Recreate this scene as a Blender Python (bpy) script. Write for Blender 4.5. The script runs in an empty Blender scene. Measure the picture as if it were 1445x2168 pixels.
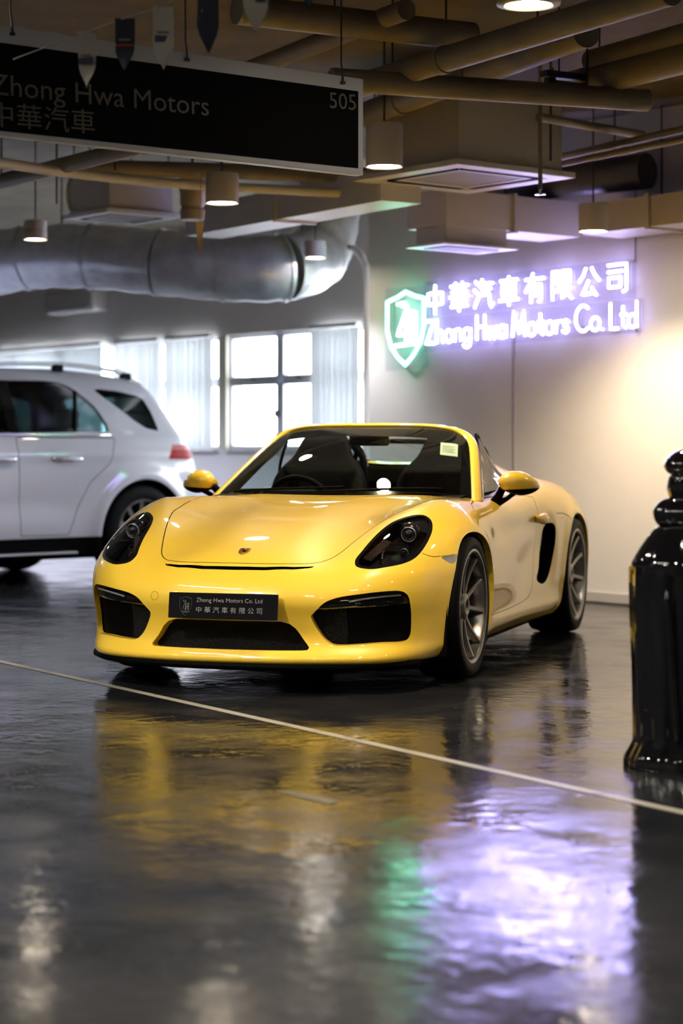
import bpy, bmesh, math, random
import numpy as np
from mathutils import Vector, Matrix

# ------------------------------------------------------------------ camera, world, exposure
FPX, HOR, CAMH, CU = 4216.0, 948.0, 1.075, 722.5      # focal length in pixels, horizon row, eye height, centre column
scene = bpy.context.scene
COL = scene.collection
cam_d = bpy.data.cameras.new('camera')
cam_d.sensor_fit = 'VERTICAL'
cam_d.sensor_height = 36.0
cam_d.lens = FPX / 2168.0 * 36.0
cam_d.shift_y = -(1084.0 - HOR) / 2168.0
cam_d.clip_start = 0.1
cam_d.clip_end = 200
cam_d.dof.use_dof = True
cam_d.dof.focus_distance = 8.95
cam_d.dof.aperture_fstop = 1.9
cam = bpy.data.objects.new('camera', cam_d)
cam.location = (0, 0, CAMH)
cam.rotation_euler = (math.pi / 2, 0, 0)
COL.objects.link(cam)
scene.camera = cam

world = bpy.data.worlds.new('world')
scene.world = world
world.use_nodes = True
wb = world.node_tree.nodes['Background']
wb.inputs[0].default_value = (0.88, 0.94, 1.0, 1)
wb.inputs[1].default_value = 7.0

vs = scene.view_settings
vs.view_transform = 'Standard'
vs.look = 'None'
vs.gamma = 1.0
vs.use_curve_mapping = False
vs.exposure = 0.9
cy = scene.cycles
cy.max_bounces = 8; cy.diffuse_bounces = 3; cy.glossy_bounces = 4; cy.transmission_bounces = 4; cy.transparent_max_bounces = 16
cy.caustics_reflective = False; cy.caustics_refractive = False; cy.sample_clamp_indirect = 6.0

# ------------------------------------------------------------------ pixel helpers (direction only)
def ray_dir(u, v):
    return np.array([(u - CU) / FPX, 1.0, -(v - HOR) / FPX])
def at_depth(u, v, Y):
    d = ray_dir(u, v) * Y
    return Vector((d[0], d[1], d[2] + CAMH))
def at_z(u, v, z):
    return at_depth(u, v, (CAMH - z) * FPX / (v - HOR))
# room axes: E1 runs along the sign wall towards the camera's right, E2 runs into the wall
AL = math.atan(1.25)
E1 = Vector((math.cos(AL), -math.sin(AL), 0))
E2 = Vector((math.sin(AL), math.cos(AL), 0))
ROOM_ROT = -AL                                       # z rotation that turns local x into E1, local y into E2
def on_wall(u, v, p):                                # point of the wall plane E2.P = p seen at a pixel
    d = ray_dir(u, v)
    return at_depth(u, v, p / (E2.x * d[0] + E2.y))
def room_pt(a, b, z):                                # a along E1, b along E2
    return E1 * a + E2 * b + Vector((0, 0, z))

# ------------------------------------------------------------------ materials
MATS = {}
def mat(name, col=(0.8, 0.8, 0.8), rough=0.5, metal=0.0, coat=0.0, emit=None, estr=0.0, spec=0.5, trans=0.0, alpha=1.0, ior=1.45):
    if name in MATS: return MATS[name]
    m = bpy.data.materials.new(name)
    m.use_nodes = True
    b = m.node_tree.nodes['Principled BSDF']
    b.inputs['Base Color'].default_value = (*col, 1)
    b.inputs['Roughness'].default_value = rough
    b.inputs['Metallic'].default_value = metal
    b.inputs['Coat Weight'].default_value = coat
    b.inputs['Coat Roughness'].default_value = 0.02
    b.inputs['Specular IOR Level'].default_value = spec
    b.inputs['Transmission Weight'].default_value = trans
    b.inputs['IOR'].default_value = ior
    if emit:
        b.inputs['Emission Color'].default_value = (*emit, 1)
        b.inputs['Emission Strength'].default_value = estr
    MATS[name] = m
    return m
def nodes_of(m):
    return m.node_tree, m.node_tree.nodes, m.node_tree.links, m.node_tree.nodes['Principled BSDF']
def noise_colour(m, c1, c2, scale=3.0, detail=6, rough=0.6, bump=0.0, bscale=60.0, stretch=None):
    nt, N, L, b = nodes_of(m)
    tc = N.new('ShaderNodeTexCoord')
    src = tc.outputs['Object']
    if stretch:
        mp = N.new('ShaderNodeMapping'); mp.inputs['Scale'].default_value = stretch
        L.new(src, mp.inputs[0]); src = mp.outputs[0]
    n = N.new('ShaderNodeTexNoise'); n.inputs['Scale'].default_value = scale; n.inputs['Detail'].default_value = detail
    n.inputs['Roughness'].default_value = rough
    L.new(src, n.inputs['Vector'])
    r = N.new('ShaderNodeValToRGB')
    r.color_ramp.elements[0].position = 0.35; r.color_ramp.elements[0].color = (*c1, 1)
    r.color_ramp.elements[1].position = 0.65; r.color_ramp.elements[1].color = (*c2, 1)
    L.new(n.outputs[0], r.inputs[0]); L.new(r.outputs[0], b.inputs['Base Color'])
    if bump:
        n2 = N.new('ShaderNodeTexNoise'); n2.inputs['Scale'].default_value = bscale; n2.inputs['Detail'].default_value = 4
        L.new(src, n2.inputs['Vector'])
        bp = N.new('ShaderNodeBump'); bp.inputs['Strength'].default_value = bump; bp.inputs['Distance'].default_value = 0.01
        L.new(n2.outputs[0], bp.inputs['Height']); L.new(bp.outputs[0], b.inputs['Normal'])
    return m
def glass_mat(name, tint=(1, 1, 1), dark=0.0, rough=0.0):
    # thin sheet glass: tinted see-through plus mirror reflection by angle
    if name in MATS: return MATS[name]
    m = bpy.data.materials.new(name); m.use_nodes = True
    nt = m.node_tree; N = nt.nodes; L = nt.links
    N.remove(N['Principled BSDF'])
    out = N['Material Output']
    tr = N.new('ShaderNodeBsdfTransparent'); tr.inputs[0].default_value = (*[c * (1 - dark) for c in tint], 1)
    gl = N.new('ShaderNodeBsdfGlossy'); gl.inputs['Roughness'].default_value = rough
    fr = N.new('ShaderNodeFresnel'); fr.inputs[0].default_value = 1.5
    mx = N.new('ShaderNodeMixShader')
    ge = N.new('ShaderNodeNewGeometry'); iv = N.new('ShaderNodeMath'); iv.operation = 'SUBTRACT'; iv.inputs[0].default_value = 1.0
    ml = N.new('ShaderNodeMath'); ml.operation = 'MULTIPLY'
    L.new(ge.outputs['Backfacing'], iv.inputs[1]); L.new(iv.outputs[0], ml.inputs[0]); L.new(fr.outputs[0], ml.inputs[1])
    L.new(ml.outputs[0], mx.inputs[0]); L.new(tr.outputs[0], mx.inputs[1]); L.new(gl.outputs[0], mx.inputs[2])
    L.new(mx.outputs[0], out.inputs['Surface'])
    MATS[name] = m
    return m

# ------------------------------------------------------------------ object helpers
def tag(o, label=None, cat=None, group=None, kind=None):
    if label: o['label'] = label
    if cat: o['category'] = cat
    if group: o['group'] = group
    if kind: o['kind'] = kind
    return o
def empty(name, loc=(0, 0, 0), rz=0.0, label=None, cat=None, group=None):
    o = bpy.data.objects.new(name, None)
    o.empty_display_size = 0.1
    o.location = loc; o.rotation_euler = (0, 0, rz)
    COL.objects.link(o)
    return tag(o, label, cat, group)
def mesh_obj(name, V, F, m, parent=None, smooth=True, normals=None, loc=None):
    me = bpy.data.meshes.new(name)
    V = np.asarray(V, dtype=float)
    me.from_pydata(V.tolist(), [], [list(map(int, f)) for f in F])
    me.update()
    if smooth:
        me.polygons.foreach_set('use_smooth', [True] * len(me.polygons))
    if normals is not None:
        me.normals_split_custom_set_from_vertices([tuple(n) for n in normals])
    o = bpy.data.objects.new(name, me)
    if m is not None:
        for mm in (m if isinstance(m, (list, tuple)) else [m]): me.materials.append(mm)
    COL.objects.link(o)
    if parent is not None: o.parent = parent
    if loc is not None: o.location = loc
    return o
def copy_tree(o, parent=None):
    c = o.copy(); COL.objects.link(c)
    if parent is not None: c.parent = parent
    for ch in o.children: copy_tree(ch, c)
    return c

class MB:
    """collects shapes into one mesh"""
    def __init__(s): s.V = []; s.F = []; s.M = []
    def add(s, V, F, mi=0):
        o = len(s.V); s.V += [tuple(v) for v in V]; s.F += [tuple(i + o for i in f) for f in F]; s.M += [mi] * len(F); return s
    def box(s, c, d, rz=0.0, mi=0, mat4=None, bevel=0.0):
        bm = bmesh.new(); bmesh.ops.create_cube(bm, size=1)
        bmesh.ops.scale(bm, vec=d, verts=bm.verts)
        if bevel: bmesh.ops.bevel(bm, geom=bm.edges[:], offset=bevel, segments=2, affect='EDGES', profile=0.7)
        M = Matrix.Translation(c) @ Matrix.Rotation(rz, 4, 'Z') if mat4 is None else mat4
        bmesh.ops.transform(bm, matrix=M, verts=bm.verts)
        bm.verts.index_update()
        s.add([v.co for v in bm.verts], [[v.index for v in f.verts] for f in bm.faces], mi); bm.free(); return s
    def tube(s, pts, r, seg=12, closed=False, cap=True, mi=0, up=None):
        pts = [Vector(p) for p in pts]; n = len(pts)
        rr = r if isinstance(r, (list, tuple)) else [r] * n
        V = []; F = []; prev = None
        for i, p in enumerate(pts):
            if closed: t = pts[(i + 1) % n] - pts[i - 1]
            else: t = pts[min(i + 1, n - 1)] - pts[max(i - 1, 0)]
            t.normalize()
            if prev is None:
                a = Vector((0, 0, 1)) if abs(t.z) < 0.9 else Vector((1, 0, 0))
                x = t.cross(a).normalized()
            else:
                x = (prev - t * prev.dot(t)).normalized()
            prev = x; y = t.cross(x)
            for k in range(seg):
                an = 2 * math.pi * k / seg
                V.append(p + (x * math.cos(an) + y * math.sin(an)) * rr[i])
        m = n if closed else n - 1
        for i in range(m):
            for k in range(seg):
                a = i * seg + k; b = i * seg + (k + 1) % seg
                c = ((i + 1) % n) * seg + (k + 1) % seg; d = ((i + 1) % n) * seg + k
                F.append((a, b, c, d))
        if cap and not closed:
            F.append(tuple(range(seg - 1, -1, -1))); F.append(tuple((n - 1) * seg + k for k in range(seg)))
        return s.add(V, F, mi)
    def lathe(s, prof, c=(0, 0, 0), seg=32, mat4=None, mi=0, close=False):
        # prof: (r, z) pairs about local z
        V = []; F = []; n = len(prof)
        for (r, z) in prof:
            for k in range(seg):
                an = 2 * math.pi * k / seg
                V.append(Vector((r * math.cos(an), r * math.sin(an), z)))
        for i in range(n if close else n - 1):
            j = (i + 1) % n
            for k in range(seg):
                F.append((i * seg + k, i * seg + (k + 1) % seg, j * seg + (k + 1) % seg, j * seg + k))
        M = mat4 if mat4 is not None else Matrix.Translation(c)
        return s.add([M @ v for v in V], F, mi)
    def grid(s, P, mi=0, flip=False):
        # P[i][j] points
        n = len(P); m = len(P[0])
        V = [p for row in P for p in row]
        F = []
        for i in range(n - 1):
            for j in range(m - 1):
                q = (i * m + j, i * m + j + 1, (i + 1) * m + j + 1, (i + 1) * m + j)
                F.append(q[::-1] if flip else q)
        return s.add(V, F, mi)
    def prism(s, poly, z0, z1, mat4=None, mi=0):
        n = len(poly)
        V = [Vector((x, y, z0)) for x, y in poly] + [Vector((x, y, z1)) for x, y in poly]
        F = [tuple(range(n - 1, -1, -1)), tuple(range(n, 2 * n))] + [(i, (i + 1) % n, n + (i + 1) % n, n + i) for i in range(n)]
        if mat4 is not None: V = [mat4 @ v for v in V]
        return s.add(V, F, mi)
    def build(s, name, m, parent=None, smooth=False, loc=None, auto=None):
        o = mesh_obj(name, s.V, s.F, m, parent, smooth, loc=loc)
        if any(s.M): o.data.polygons.foreach_set('material_index', s.M)
        bm = bmesh.new(); bm.from_mesh(o.data); bmesh.ops.recalc_face_normals(bm, faces=bm.faces); bm.to_mesh(o.data); bm.free()
        if auto is not None:
            o.data.polygons.foreach_set('use_smooth', [True] * len(o.data.polygons))
            o.data.set_sharp_from_angle(angle=math.radians(auto))
        return o
def catmull(pts, n=8, closed=False):
    P = [np.array(p, float) for p in pts]; out = []; k = len(P)
    for i in range(k if closed else k - 1):
        if closed: a, b, c, d = P[i - 1], P[i], P[(i + 1) % k], P[(i + 2) % k]
        else: a, b, c, d = P[max(i - 1, 0)], P[i], P[i + 1], P[min(i + 2, k - 1)]
        for t in np.linspace(0, 1, n, endpoint=False):
            out.append(0.5 * ((2 * b) + (-a + c) * t + (2 * a - 5 * b + 4 * c - d) * t ** 2 + (-a + 3 * b - 3 * c + d) * t ** 3))
    if not closed: out.append(P[-1])
    return out

# ------------------------------------------------------------------ smooth bodies: implicit surfaces meshed by surface nets
class Spl:
    """monotone cubic through (x, y) pairs"""
    def __init__(s, *pts):
        p = np.array(sorted(pts), float); x, y = p[:, 0], p[:, 1]
        h = np.diff(x); d = np.diff(y) / h; m = np.zeros(len(x))
        for i in range(1, len(x) - 1):
            if d[i - 1] * d[i] > 0:
                w1 = 2 * h[i] + h[i - 1]; w2 = h[i] + 2 * h[i - 1]
                m[i] = (w1 + w2) / (w1 / d[i - 1] + w2 / d[i])
        m[0] = d[0]; m[-1] = d[-1]
        s.lx = np.linspace(x[0], x[-1], 1200)
        i = np.clip(np.searchsorted(x, s.lx) - 1, 0, len(x) - 2)
        t = (s.lx - x[i]) / h[i]
        ly = (y[i] * (1 + 2 * t) * (1 - t) ** 2 + h[i] * m[i] * t * (1 - t) ** 2 + y[i + 1] * t * t * (3 - 2 * t) + h[i] * m[i + 1] * t * t * (t - 1))
        # light smoothing rounds the curvature jumps of the fit
        ker = np.hanning(61); ker /= ker.sum()
        pad = np.concatenate([2 * ly[0] - ly[30:0:-1], ly, 2 * ly[-1] - ly[-2:-32:-1]])
        s.ly = np.convolve(pad, ker, 'valid')
    def __call__(s, x): return np.interp(x, s.lx, s.ly)
def smax(a, b, k):
    h = np.maximum(k - np.abs(a - b), 0) / k
    return np.maximum(a, b) + h * h * k * 0.25
def smin(a, b, k): return -smax(-a, -b, k)
def sstep(a, b, x):
    t = np.clip((x - a) / (b - a), 0, 1); return t * t * (3 - 2 * t)
def grad(f, P, e=1e-4):
    G = np.zeros_like(P)
    for k in range(3):
        d = np.zeros(3); d[k] = e
        G[:, k] = (f(*(P + d).T) - f(*(P - d).T)) / (2 * e)
    return G
def unit(G): return G / np.maximum(np.linalg.norm(G, axis=1, keepdims=True), 1e-9)
def project(f, P, it=6):
    P = P.copy()
    for _ in range(it):
        G = grad(f, P); v = f(*P.T)
        st = (v / np.maximum((G * G).sum(1), 1e-6))[:, None] * G
        n = np.linalg.norm(st, axis=1, keepdims=True)
        P -= st * np.minimum(1, 0.008 / np.maximum(n, 1e-9))
    return P
def surface_net(f, lo, hi, h):
    ax = [np.arange(lo[k], hi[k] + h, h) for k in range(3)]
    X, Y, Z = ax[0][:, None, None], ax[1][None, :, None], ax[2][None, None, :]
    D = np.broadcast_to(f(X, Y, Z), (len(ax[0]), len(ax[1]), len(ax[2])))
    I = D < 0
    c = np.zeros(tuple(n - 1 for n in D.shape), np.int8)
    sl = lambda A, o: A[o[0]:A.shape[0] - 1 + o[0], o[1]:A.shape[1] - 1 + o[1], o[2]:A.shape[2] - 1 + o[2]]
    corners = [(a, b, d) for a in (0, 1) for b in (0, 1) for d in (0, 1)]
    for o in corners: c += sl(I, o)
    act = np.argwhere((c > 0) & (c < 8))
    idx = np.full(c.shape, -1, np.int64); idx[tuple(act.T)] = np.arange(len(act))
    S = np.zeros((len(act), 3)); n = np.zeros(len(act))
    for o in corners:
        for k in range(3):
            if o[k]: continue
            o2 = list(o); o2[k] = 1
            a = act + np.array(o); b = act + np.array(o2)
            va = D[tuple(a.T)]; vb = D[tuple(b.T)]
            m = (va < 0) != (vb < 0)
            t = np.where(m, va / np.where(va == vb, 1, va - vb), 0)
            p = a + 0.0; p[:, k] += t
            S[m] += p[m]; n += m
    V = np.array(lo) + S / n[:, None] * h
    F = []
    for k in range(3):
        u, w = (k + 1) % 3, (k + 2) % 3
        s0 = [slice(None)] * 3; s1 = [slice(None)] * 3
        s0[k] = slice(0, -1); s1[k] = slice(1, None)
        A, B = I[tuple(s0)], I[tuple(s1)]
        e = np.argwhere(A != B)
        ok = (e[:, u] > 0) & (e[:, w] > 0) & (e[:, u] < D.shape[u] - 1) & (e[:, w] < D.shape[w] - 1)
        e = e[ok]; ins = A[tuple(e.T)]
        q = []
        for du, dw in ((-1, -1), (0, -1), (0, 0), (-1, 0)):
            g = e.copy(); g[:, u] += du; g[:, w] += dw
            q.append(idx[tuple(g.T)])
        q = np.stack(q, 1)
        q[~ins] = q[~ins][:, ::-1]
        F.append(q)
    F = np.concatenate(F)
    V = project(f, V, 4)
    # even out the net, then put it back on the surface
    nb = np.zeros_like(V); cnt = np.zeros(len(V))
    E = np.concatenate([F[:, [0, 1]], F[:, [1, 2]], F[:, [2, 3]], F[:, [3, 0]]])
    for _ in range(2):
        nb[:] = 0; cnt[:] = 0
        for a, b in ((0, 1), (1, 0)):
            np.add.at(nb, E[:, a], V[E[:, b]]); np.add.at(cnt, E[:, a], 1)
        V = project(f, 0.5 * V + 0.5 * nb / np.maximum(cnt, 1)[:, None], 3)
    T = np.concatenate([F[:, [0, 1, 2]], F[:, [0, 2, 3]]])
    return V, T
def clip(V, T, g):
    """split a triangle mesh along g = 0: returns V, inside triangles (g < 0), outside triangles"""
    g = np.where(np.abs(g) < 1e-7, 1e-7, g)
    s = g[T] < 0; n = s.sum(1)
    keep_in, keep_out = T[n == 3], T[n == 0]
    mix = T[(n == 1) | (n == 2)]
    if len(mix) == 0: return V, keep_in, keep_out
    ms = g[mix] < 0; one = np.where(ms.sum(1) == 1)[0]; two = np.where(ms.sum(1) == 2)[0]
    lone = np.zeros(len(mix), int)
    lone[one] = np.argmax(ms[one], 1); lone[two] = np.argmin(ms[two], 1)
    r = np.arange(len(mix))
    a, b, c = mix[r, lone], mix[r, (lone + 1) % 3], mix[r, (lone + 2) % 3]
    new = {}; NV = []
    def cut(i, j):
        out = np.empty(len(i), int)
        for k, (p, q) in enumerate(zip(i.tolist(), j.tolist())):
            key = (p, q) if p < q else (q, p)
            if key not in new:
                p0, q0 = key; t = g[p0] / (g[p0] - g[q0])
                new[key] = len(V) + len(NV); NV.append(V[p0] + (V[q0] - V[p0]) * t)
            out[k] = new[key]
        return out
    ab, ac = cut(a, b), cut(a, c)
    tri = np.stack([a, ab, ac], 1); q1 = np.stack([ab, b, c], 1); q2 = np.stack([ab, c, ac], 1)
    Tin = np.concatenate([keep_in, tri[one], q1[two], q2[two]])
    Tout = np.concatenate([keep_out, tri[two], q1[one], q2[one]])
    return np.concatenate([V, np.array(NV)]), Tin, Tout
def compact(V, T):
    used = np.unique(T); m = np.full(len(V), -1); m[used] = np.arange(len(used))
    return V[used], m[T]
def boundary(T):
    E = np.concatenate([T[:, [0, 1]], T[:, [1, 2]], T[:, [2, 0]]])
    key = np.sort(E, 1); k = key[:, 0] * (T.max() + 1) + key[:, 1]
    _, inv, cnt = np.unique(k, return_inverse=True, return_counts=True)
    return E[cnt[inv] == 1]
def poly_sd(P, Q):
    """signed distance (negative inside) of points P (n,2) to the closed polygon Q (m,2)"""
    d = np.full(len(P), 1e9); ins = np.zeros(len(P), bool)
    for i in range(len(Q)):
        a, b = Q[i - 1], Q[i]
        e = b - a; w = P - a
        t = np.clip((w @ e) / max(e @ e, 1e-12), 0, 1)
        d = np.minimum(d, np.linalg.norm(w - t[:, None] * e, axis=1))
        cr = ((a[1] > P[:, 1]) != (b[1] > P[:, 1]))
        with np.errstate(divide='ignore', invalid='ignore'):
            xi = a[0] + (P[:, 1] - a[1]) / (b[1] - a[1]) * e[0]
        ins ^= cr & (P[:, 0] < xi)
    return np.where(ins, -d, d)
# ================================================================== the hall
CEIL = 3.35
SIGN_B, WIN_B = 10.0, 12.0
A_CORNER = -12.15
A0, A1, B0 = -30.0, 5.0, -6.0
def room_box(name, a0, a1, b0, b1, z0, z1, m, parent=None, kind=None, bevel=0):
    c = room_pt((a0 + a1) / 2, (b0 + b1) / 2, (z0 + z1) / 2)
    o = MB().box((0, 0, 0), (a1 - a0, b1 - b0, z1 - z0), bevel=bevel).build(name, m, parent)
    o.location = c; o.rotation_euler = (0, 0, ROOM_ROT)
    if kind: o['kind'] = kind
    return o
def ab(p): return (E1.dot(p), E2.dot(p))

def floor_mat():
    m = mat('dark glossy epoxy floor', (.05, .05, .055), .16)
    nt, N, L, b = nodes_of(m)
    tc = N.new('ShaderNodeTexCoord')
    n1 = N.new('ShaderNodeTexNoise'); n1.inputs['Scale'].default_value = .9; n1.inputs['Detail'].default_value = 8; n1.inputs['Roughness'].default_value = .62
    L.new(tc.outputs['Object'], n1.inputs[0])
    r = N.new('ShaderNodeValToRGB')
    r.color_ramp.elements[0].position = .30; r.color_ramp.elements[0].color = (.007, .008, .010, 1)
    r.color_ramp.elements[1].position = .72; r.color_ramp.elements[1].color = (.026, .026, .028, 1)
    L.new(n1.outputs[0], r.inputs[0])
    # worn, chipped flecks
    n2 = N.new('ShaderNodeTexNoise'); n2.inputs['Scale'].default_value = 26; n2.inputs['Detail'].default_value = 3
    L.new(tc.outputs['Object'], n2.inputs[0])
    rr = N.new('ShaderNodeValToRGB'); rr.color_ramp.elements[0].position = .725; rr.color_ramp.elements[1].position = .75
    L.new(n2.outputs[0], rr.inputs[0])
    mx = N.new('ShaderNodeMix'); mx.data_type = 'RGBA'
    L.new(rr.outputs[0], mx.inputs[0]); L.new(r.outputs[0], mx.inputs[6]); mx.inputs[7].default_value = (.16, .13, .10, 1)
    L.new(mx.outputs[2], b.inputs['Base Color'])
    # roughness: wetter and drier patches
    n3 = N.new('ShaderNodeTexNoise'); n3.inputs['Scale'].default_value = 3.6; n3.inputs['Detail'].default_value = 6
    L.new(tc.outputs['Object'], n3.inputs[0])
    mr = N.new('ShaderNodeMapRange'); mr.inputs['From Min'].default_value = .35; mr.inputs['From Max'].default_value = .7
    mr.inputs['To Min'].default_value = .06; mr.inputs['To Max'].default_value = .21
    L.new(n3.outputs[0], mr.inputs[0]); L.new(mr.outputs[0], b.inputs['Roughness'])
    # trowel waves: long low ripples plus finer dents
    n4 = N.new('ShaderNodeTexNoise'); n4.inputs['Scale'].default_value = 3.2; n4.inputs['Detail'].default_value = 4; n4.inputs['Roughness'].default_value = .55
    L.new(tc.outputs['Object'], n4.inputs[0])
    n5 = N.new('ShaderNodeTexNoise'); n5.inputs['Scale'].default_value = 17; n5.inputs['Detail'].default_value = 3
    L.new(tc.outputs['Object'], n5.inputs[0])
    ad = N.new('ShaderNodeMath'); ad.operation = 'MULTIPLY_ADD'; ad.inputs[1].default_value = .26
    L.new(n5.outputs[0], ad.inputs[0]); L.new(n4.outputs[0], ad.inputs[2])
    bp = N.new('ShaderNodeBump'); bp.inputs['Strength'].default_value = .5; bp.inputs['Distance'].default_value = .0105
    L.new(ad.outputs[0], bp.inputs['Height']); L.new(bp.outputs[0], b.inputs['Normal'])
    return m
M_FLOOR = floor_mat(); nodes_of(M_FLOOR)[3].inputs['Specular IOR Level'].default_value = .36
M_WALL = noise_colour(mat('warm white wall paint', (.6, .57, .54), .55), (.80, .77, .745), (.85, .82, .79), 1.3, 5, bump=.08, bscale=90)
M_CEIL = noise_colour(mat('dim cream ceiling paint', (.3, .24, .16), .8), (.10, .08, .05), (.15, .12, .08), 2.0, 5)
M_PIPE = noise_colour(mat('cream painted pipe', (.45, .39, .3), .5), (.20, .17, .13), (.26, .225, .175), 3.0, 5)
M_WHITEMETAL = mat('white painted metal', (.68, .66, .64), .4)
M_GREYFRAME = mat('grey window frame', (.66, .68, .74), .5)
M_DKMETAL = mat('dark metal', (.05, .05, .055), .5, .5)

o = room_box('floor', A0, A1, B0, 12.4, -.15, 0, M_FLOOR, kind='structure')
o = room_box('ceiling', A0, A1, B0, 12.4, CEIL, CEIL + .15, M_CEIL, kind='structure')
# sign wall, its end return, and the plain walls out of view
room_box('wall_sign', A_CORNER, A1, SIGN_B, SIGN_B + .15, 0, CEIL, M_WALL, kind='structure')
room_box('wall_return', A_CORNER, A_CORNER + .15, SIGN_B + .15, WIN_B, 0, CEIL, M_WALL, kind='structure')
room_box('wall_left', A0 - .15, A0, B0, 12.4, 0, CEIL, M_WALL, kind='structure')
room_box('wall_right', A1, A1 + .15, B0, SIGN_B + .15, 0, CEIL, M_WALL, kind='structure')
room_box('wall_back', A0, A1, B0 - .15, B0, 0, CEIL, M_WALL, kind='structure')
room_box('baseboard_sign', A_CORNER, A1, SIGN_B - .014, SIGN_B, .012, .075, mat('baseboard paint', (.56, .53, .49), .5), kind='structure')
q = on_wall(1087, 900, SIGN_B)
room_box('trim_1', ab(q)[0] - .012, ab(q)[0] + .012, SIGN_B - .006, SIGN_B, .075, 1.95, mat('joint strip', (.50, .45, .47), .5), kind='structure')

# ---- window wall
SILL, HEAD = 1.06, 2.24
aw = lambda u: ab(on_wall(u, 850, WIN_B))[0]
room_box('wall_window', A0, A_CORNER + .15, WIN_B, WIN_B + .2, 0, SILL, M_WALL, kind='structure')
room_box('wall_window_head', A0, A_CORNER + .15, WIN_B, WIN_B + .2, HEAD, CEIL, M_WALL, kind='structure')
piers = [(aw(461), aw(479)), (A0, aw(-40))]
room_box('wall_window_pier', aw(461), aw(479), WIN_B, WIN_B + .2, SILL, HEAD, mat('pale cream pier', (.66, .62, .50), .6), kind='structure')
room_box('wall_window_end', A0, aw(-60), WIN_B, WIN_B + .2, SILL, HEAD, M_WALL, kind='structure')
M_PANE = glass_mat('window pane', (.97, .98, 1.0))
def window(n, u0, u1, mulls):
    w = empty('window_%d' % n, room_pt(aw(u0), WIN_B + .08, SILL), 0); w['kind'] = 'structure'
    w.rotation_euler = (0, 0, ROOM_ROT)
    a0, a1 = aw(u0), aw(u1); H = HEAD - SILL; Wd = a1 - a0
    tz = .70
    xs = [0] + [aw(m) - a0 for m in mulls] + [Wd]
    def bar(x, z, dx, dz, nm): MB().box((x, 0, z), (dx, .06, dz), bevel=.004).build(nm, M_GREYFRAME, w)
    bar(Wd / 2, .02, Wd, .04, 'window_frame'); bar(Wd / 2, H - .02, Wd, .04, 'window_frame')
    for x in xs: bar(x, H / 2, .125 if 0 < x < Wd else .07, H, 'window_mullion')
    bar(Wd / 2, tz, Wd, .10, 'transom')
    for x0, x1 in zip(xs[:-1], xs[1:]):
        for z0, z1 in ((0, tz), (tz, H)):
            MB().box(((x0 + x1) / 2, .01, (z0 + z1) / 2), (x1 - x0, .006, z1 - z0)).build('pane', M_PANE, w)
        MB().box((x0 + (x1 - x0) * .5, -.04, tz + .02), (.05, .05, .02), bevel=.004).build('window_latch', M_DKMETAL, w)
    for x in xs[1:-1]:
        MB().box((x - .03, -.05, .36), (.03, .05, .07), bevel=.006).build('casement_handle', M_DKMETAL, w)
        MB().box((x - .03, -.05, .14), (.02, .03, .05), bevel=.004).build('casement_handle', M_DKMETAL, w)
    room_box('window_sill', a0, a1, WIN_B - .05, WIN_B + .1, SILL - .03, SILL, M_WHITEMETAL, kind='structure')
window(1, 479, 775, [584, 672])
window(2, 236, 461, [361])
window(3, -60, 236, [40, 140])
# daylight openings guide the sky light in
for u0, u1 in ((479, 775), (236, 461), (-60, 236)):
    l = bpy.data.lights.new('window_portal', 'AREA'); l.shape = 'RECTANGLE'
    a0, a1 = aw(u0), aw(u1); l.size = a1 - a0; l.size_y = HEAD - SILL; l.cycles.is_portal = True
    o = bpy.data.objects.new('window_portal', l); COL.objects.link(o)
    o.location = room_pt((a0 + a1) / 2, WIN_B + .25, (SILL + HEAD) / 2)
    o.rotation_euler = (-E2).to_track_quat('-Z', 'Z').to_euler()

# ---- vertical blinds: every slat a part of its blind
def slat_mat():
    m = bpy.data.materials.new('translucent blind fabric'); m.use_nodes = True
    nt = m.node_tree; N = nt.nodes; L = nt.links; N.remove(N['Principled BSDF'])
    d = N.new('ShaderNodeBsdfDiffuse'); d.inputs[0].default_value = (.80, .80, .80, 1)
    t = N.new('ShaderNodeBsdfTranslucent'); t.inputs[0].default_value = (.88, .91, .92, 1)
    x = N.new('ShaderNodeMixShader'); x.inputs[0].default_value = .27
    L.new(d.outputs[0], x.inputs[1]); L.new(t.outputs[0], x.inputs[2]); L.new(x.outputs[0], N['Material Output'].inputs[0])
    return m
M_SLAT = slat_mat()
slat_me = None
def blind(u0, u1, label, turn, pitch=.088):
    global slat_me
    a0, a1 = aw(u0), aw(u1)
    b = empty('vertical_blind', room_pt(a0, WIN_B - .08, SILL), ROOM_ROT, label, 'blind', 'vertical blinds along the window wall')
    n = max(2, int(round((a1 - a0) / pitch)))
    MB().box(((a1 - a0) / 2, 0, HEAD - SILL + .01), (a1 - a0, .05, .04)).build('head_rail', M_WHITEMETAL, b)
    for k in range(n):
        if slat_me is None:
            so = MB().box((0, 0, .59), (.089, .0012, 1.15)).build('slat', M_SLAT, b); slat_me = so.data
        else:
            so = bpy.data.objects.new('slat', slat_me); COL.objects.link(so); so.parent = b
        so.location = ((k + .5) * (a1 - a0) / n, 0, 0); so.rotation_euler = (0, 0, turn + .08 * math.sin(k * 2.3))
blind(672, 772, 'vertical slat blind nearest the sign wall, right of the bare panes', .25)
blind(364, 460, 'half-open vertical blind between the cream pier and the mullion', .75, .10)
blind(258, 350, 'half-open vertical blind above the tail of the white car', .8, .10)
blind(0, 228, 'closed vertical blind above the roof of the white car', .2)
# ================================================================== the yellow sports car
CAR_YAW = math.radians(17.5)
CAR = Matrix.Translation((-0.225, 9.546, 0)) @ Matrix.Rotation(-CAR_YAW, 4, 'Z')
CARI = np.array(CAR.inverted())
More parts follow.
